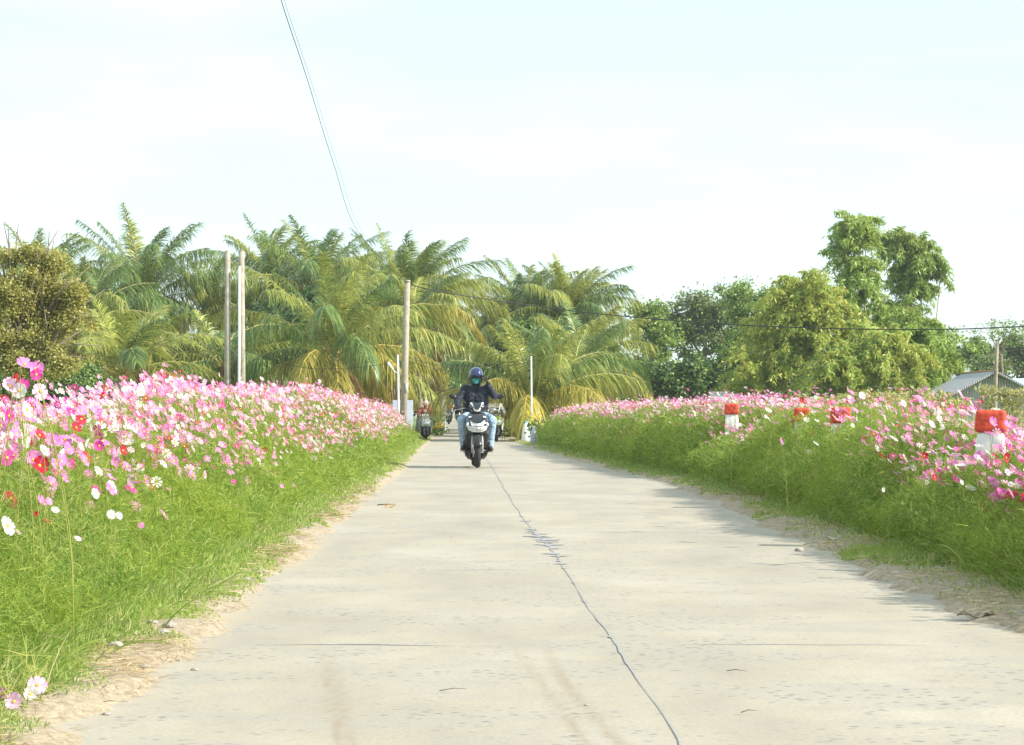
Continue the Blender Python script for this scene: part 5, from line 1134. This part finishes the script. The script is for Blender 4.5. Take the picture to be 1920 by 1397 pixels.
# ------------------------------------------------------------------ litter and stones
M['stone'] = simple('stone', (.34, .31, .27), .9, var=.3, scale=30, bmp=.6)
M['plastic'] = simple('white_plastic', (.8, .8, .8), .4)
M['leafdry'] = simple('dry_sheath', (.42, .35, .25), .8, var=.3)
for k, (x, y, Y, r, lab) in enumerate([(318, 1190, 8.5, .022, 'grey stone in the straw at the left road edge, right one of the near pair'), (306, 1208, 8.2, .020, 'pale stone in the straw at the left road edge, lowest of three'), (286, 1180, 8.6, .018, 'pale pebble in the straw at the left road edge, upper left of three'),
                                      (216, 1240, 7.7, .024, 'flat dark grey stone on the straw of the left shoulder'), (463, 1095, 11.2, .022, 'stone where the grass meets the road, midway along the left edge'), (1500, 1034, 13.9, .026, 'lone grey stone on the right road edge'),
                                      (365, 1255, 7.4, .010, 'dark pebble on the concrete near the left shoulder'), (200, 1338, 6.3, .010, 'small dark pebble on the bare left shoulder'), (270, 1258, 7.4, .012, 'flat dark pebble on the sandy left road margin'), (1100, 1320, 6.5, .006, 'tiny brown pebble on the concrete beside the tyre trail')]):
    c = P(x, y, Y); bm = bmesh.new(); bmesh.ops.create_icosphere(bm, subdivisions=2, radius=r)
    for v in bm.verts: v.co = Vector((v.co.x * 1.3, v.co.y, v.co.z * .6)) * random.uniform(.85, 1.15)
    o = obj('stone', bm, M['stone'], None, False); rd = xl(c.y) < c.x < xr(c.y); o.location = (c.x, c.y, (float(gz(c.y)) if rd else float(ground_z(c.x, c.y))) + r * .3); tag(o, lab, 'stone', 'stones along the road edges')
def scrap(name, lab, cat, x, y, Y, w_, h_, mat, zoff=.01):
    c = P(x, y, Y); bm = bmesh.new(); n = 7; g_ = [[bm.verts.new(((i / n - .5) * w_, (k / 4 - .5) * h_, random.uniform(0, .3) * h_ + .25 * h_ * math.sin(i * 1.3))) for k in range(5)] for i in range(n + 1)]
    for i in range(n):
        for k in range(4): bm.faces.new((g_[i][k], g_[i + 1][k], g_[i + 1][k + 1], g_[i][k + 1]))
    bmesh.ops.solidify(bm, geom=bm.faces[:], thickness=.003); o = obj(name, bm, mat); rd = xl(c.y) < c.x < xr(c.y)
    o.location = (c.x, c.y, (float(gz(c.y)) if rd else float(ground_z(c.x, c.y))) + zoff); o.rotation_euler = (0, 0, random.uniform(-.4, .4)); tag(o, lab, cat)
scrap('plastic_scrap', 'crumpled white plastic scrap caught in the grass left of the road', 'litter', 597, 920, 24.5, .11, .05, M['plastic'], .20)
scrap('plastic_scrap', 'twisted pale plastic scrap at the foot of the right bed, middle distance', 'litter', 1277, 888, 31, .12, .08, M['plastic'], .05)
scrap('paper_scrap', 'flat pale scrap lying at the edge of the bare soil on the right', 'litter', 1562, 1026, 14.2, .12, .04, M['plastic'], .02)
scrap('leaf_sheath', 'long dried leaf sheath lying on the right road edge near the picture edge', 'dry leaf', 1832, 1152, 9.2, .17, .05, M['leafdry'], .015)
scrap('yellow_leaf', 'flattened yellow leaf lying on the left half of the road', 'leaf', 732, 953, 20.5, .10, .05, M['yellowfl'], .006)
def twig(lab, x, y, Y, L, a, r=.0016, mat='bark'):
    c = P(x, y, Y); bm = bmesh.new(); d = Vector((math.cos(a), math.sin(a), 0)); tube(bm, [-d * L / 2, Vector((0, .01, .006)), d * L / 2 + Vector((0, 0, .004))], [r, r * .9, r * .4], 5); o = obj('twig', bm, M[mat]); o.location = (c.x, c.y, (float(gz(c.y)) if xl(c.y) < c.x < xr(c.y) else float(ground_z(c.x, c.y))) + .008); tag(o, lab, 'twig', 'twigs on the road')
twig('thin dark twig on the bare left shoulder near the bottom left', 205, 1316, 6.5, .11, .05); twig('short dark twig on the right part of the road', 1381, 1264, 7.3, .08, -.7); twig('dark twig lying across the left lane far ahead', 725, 947, 21, .18, .1, .006)
twig('small twig on the concrete in the right lane near the bottom', 1405, 1341, 6.3, .05, .1); twig('tiny twig in the middle of the road near the bottom', 850, 1302, 6.8, .09, .2)
# long rough grass blades leaning out of the right verge
n = 70; Yb = rng.uniform(9.2, 11.5, n); Xb = xr(Yb) + .35 + rng.random(n) * .35; dr = norm(np.stack([-.5 + rng.normal(size=n) * .4, rng.normal(size=n) * .4, np.ones(n)], 1))
tag(blades_obj('coarse_grass', [(*bladesV(np.stack([Xb, Yb, ground_z(Xb, Yb)], 1), dr, rng.uniform(.2, .42, n), .010, rng.uniform(.2, .7, n), seg=4), 0)], [M['grass']]), 'coarse long grass blades leaning out over the right shoulder', 'grass', kind='stuff')
n = 160; Yb = rng.uniform(6, 10.5, n); Xb = xl(Yb) - .1 - rng.random(n) * .6; dr = norm(np.stack([.5 + rng.normal(size=n) * .4, -.2 + rng.normal(size=n) * .4, np.ones(n) * .8], 1))
tag(blades_obj('coarse_grass', [(*bladesV(np.stack([Xb, Yb, ground_z(Xb, Yb)], 1), dr, rng.uniform(.18, .38, n), .008, rng.uniform(.2, .7, n), seg=4), 0)], [M['grass']]), 'coarse long grass blades leaning towards the road at lower left', 'grass', kind='stuff')
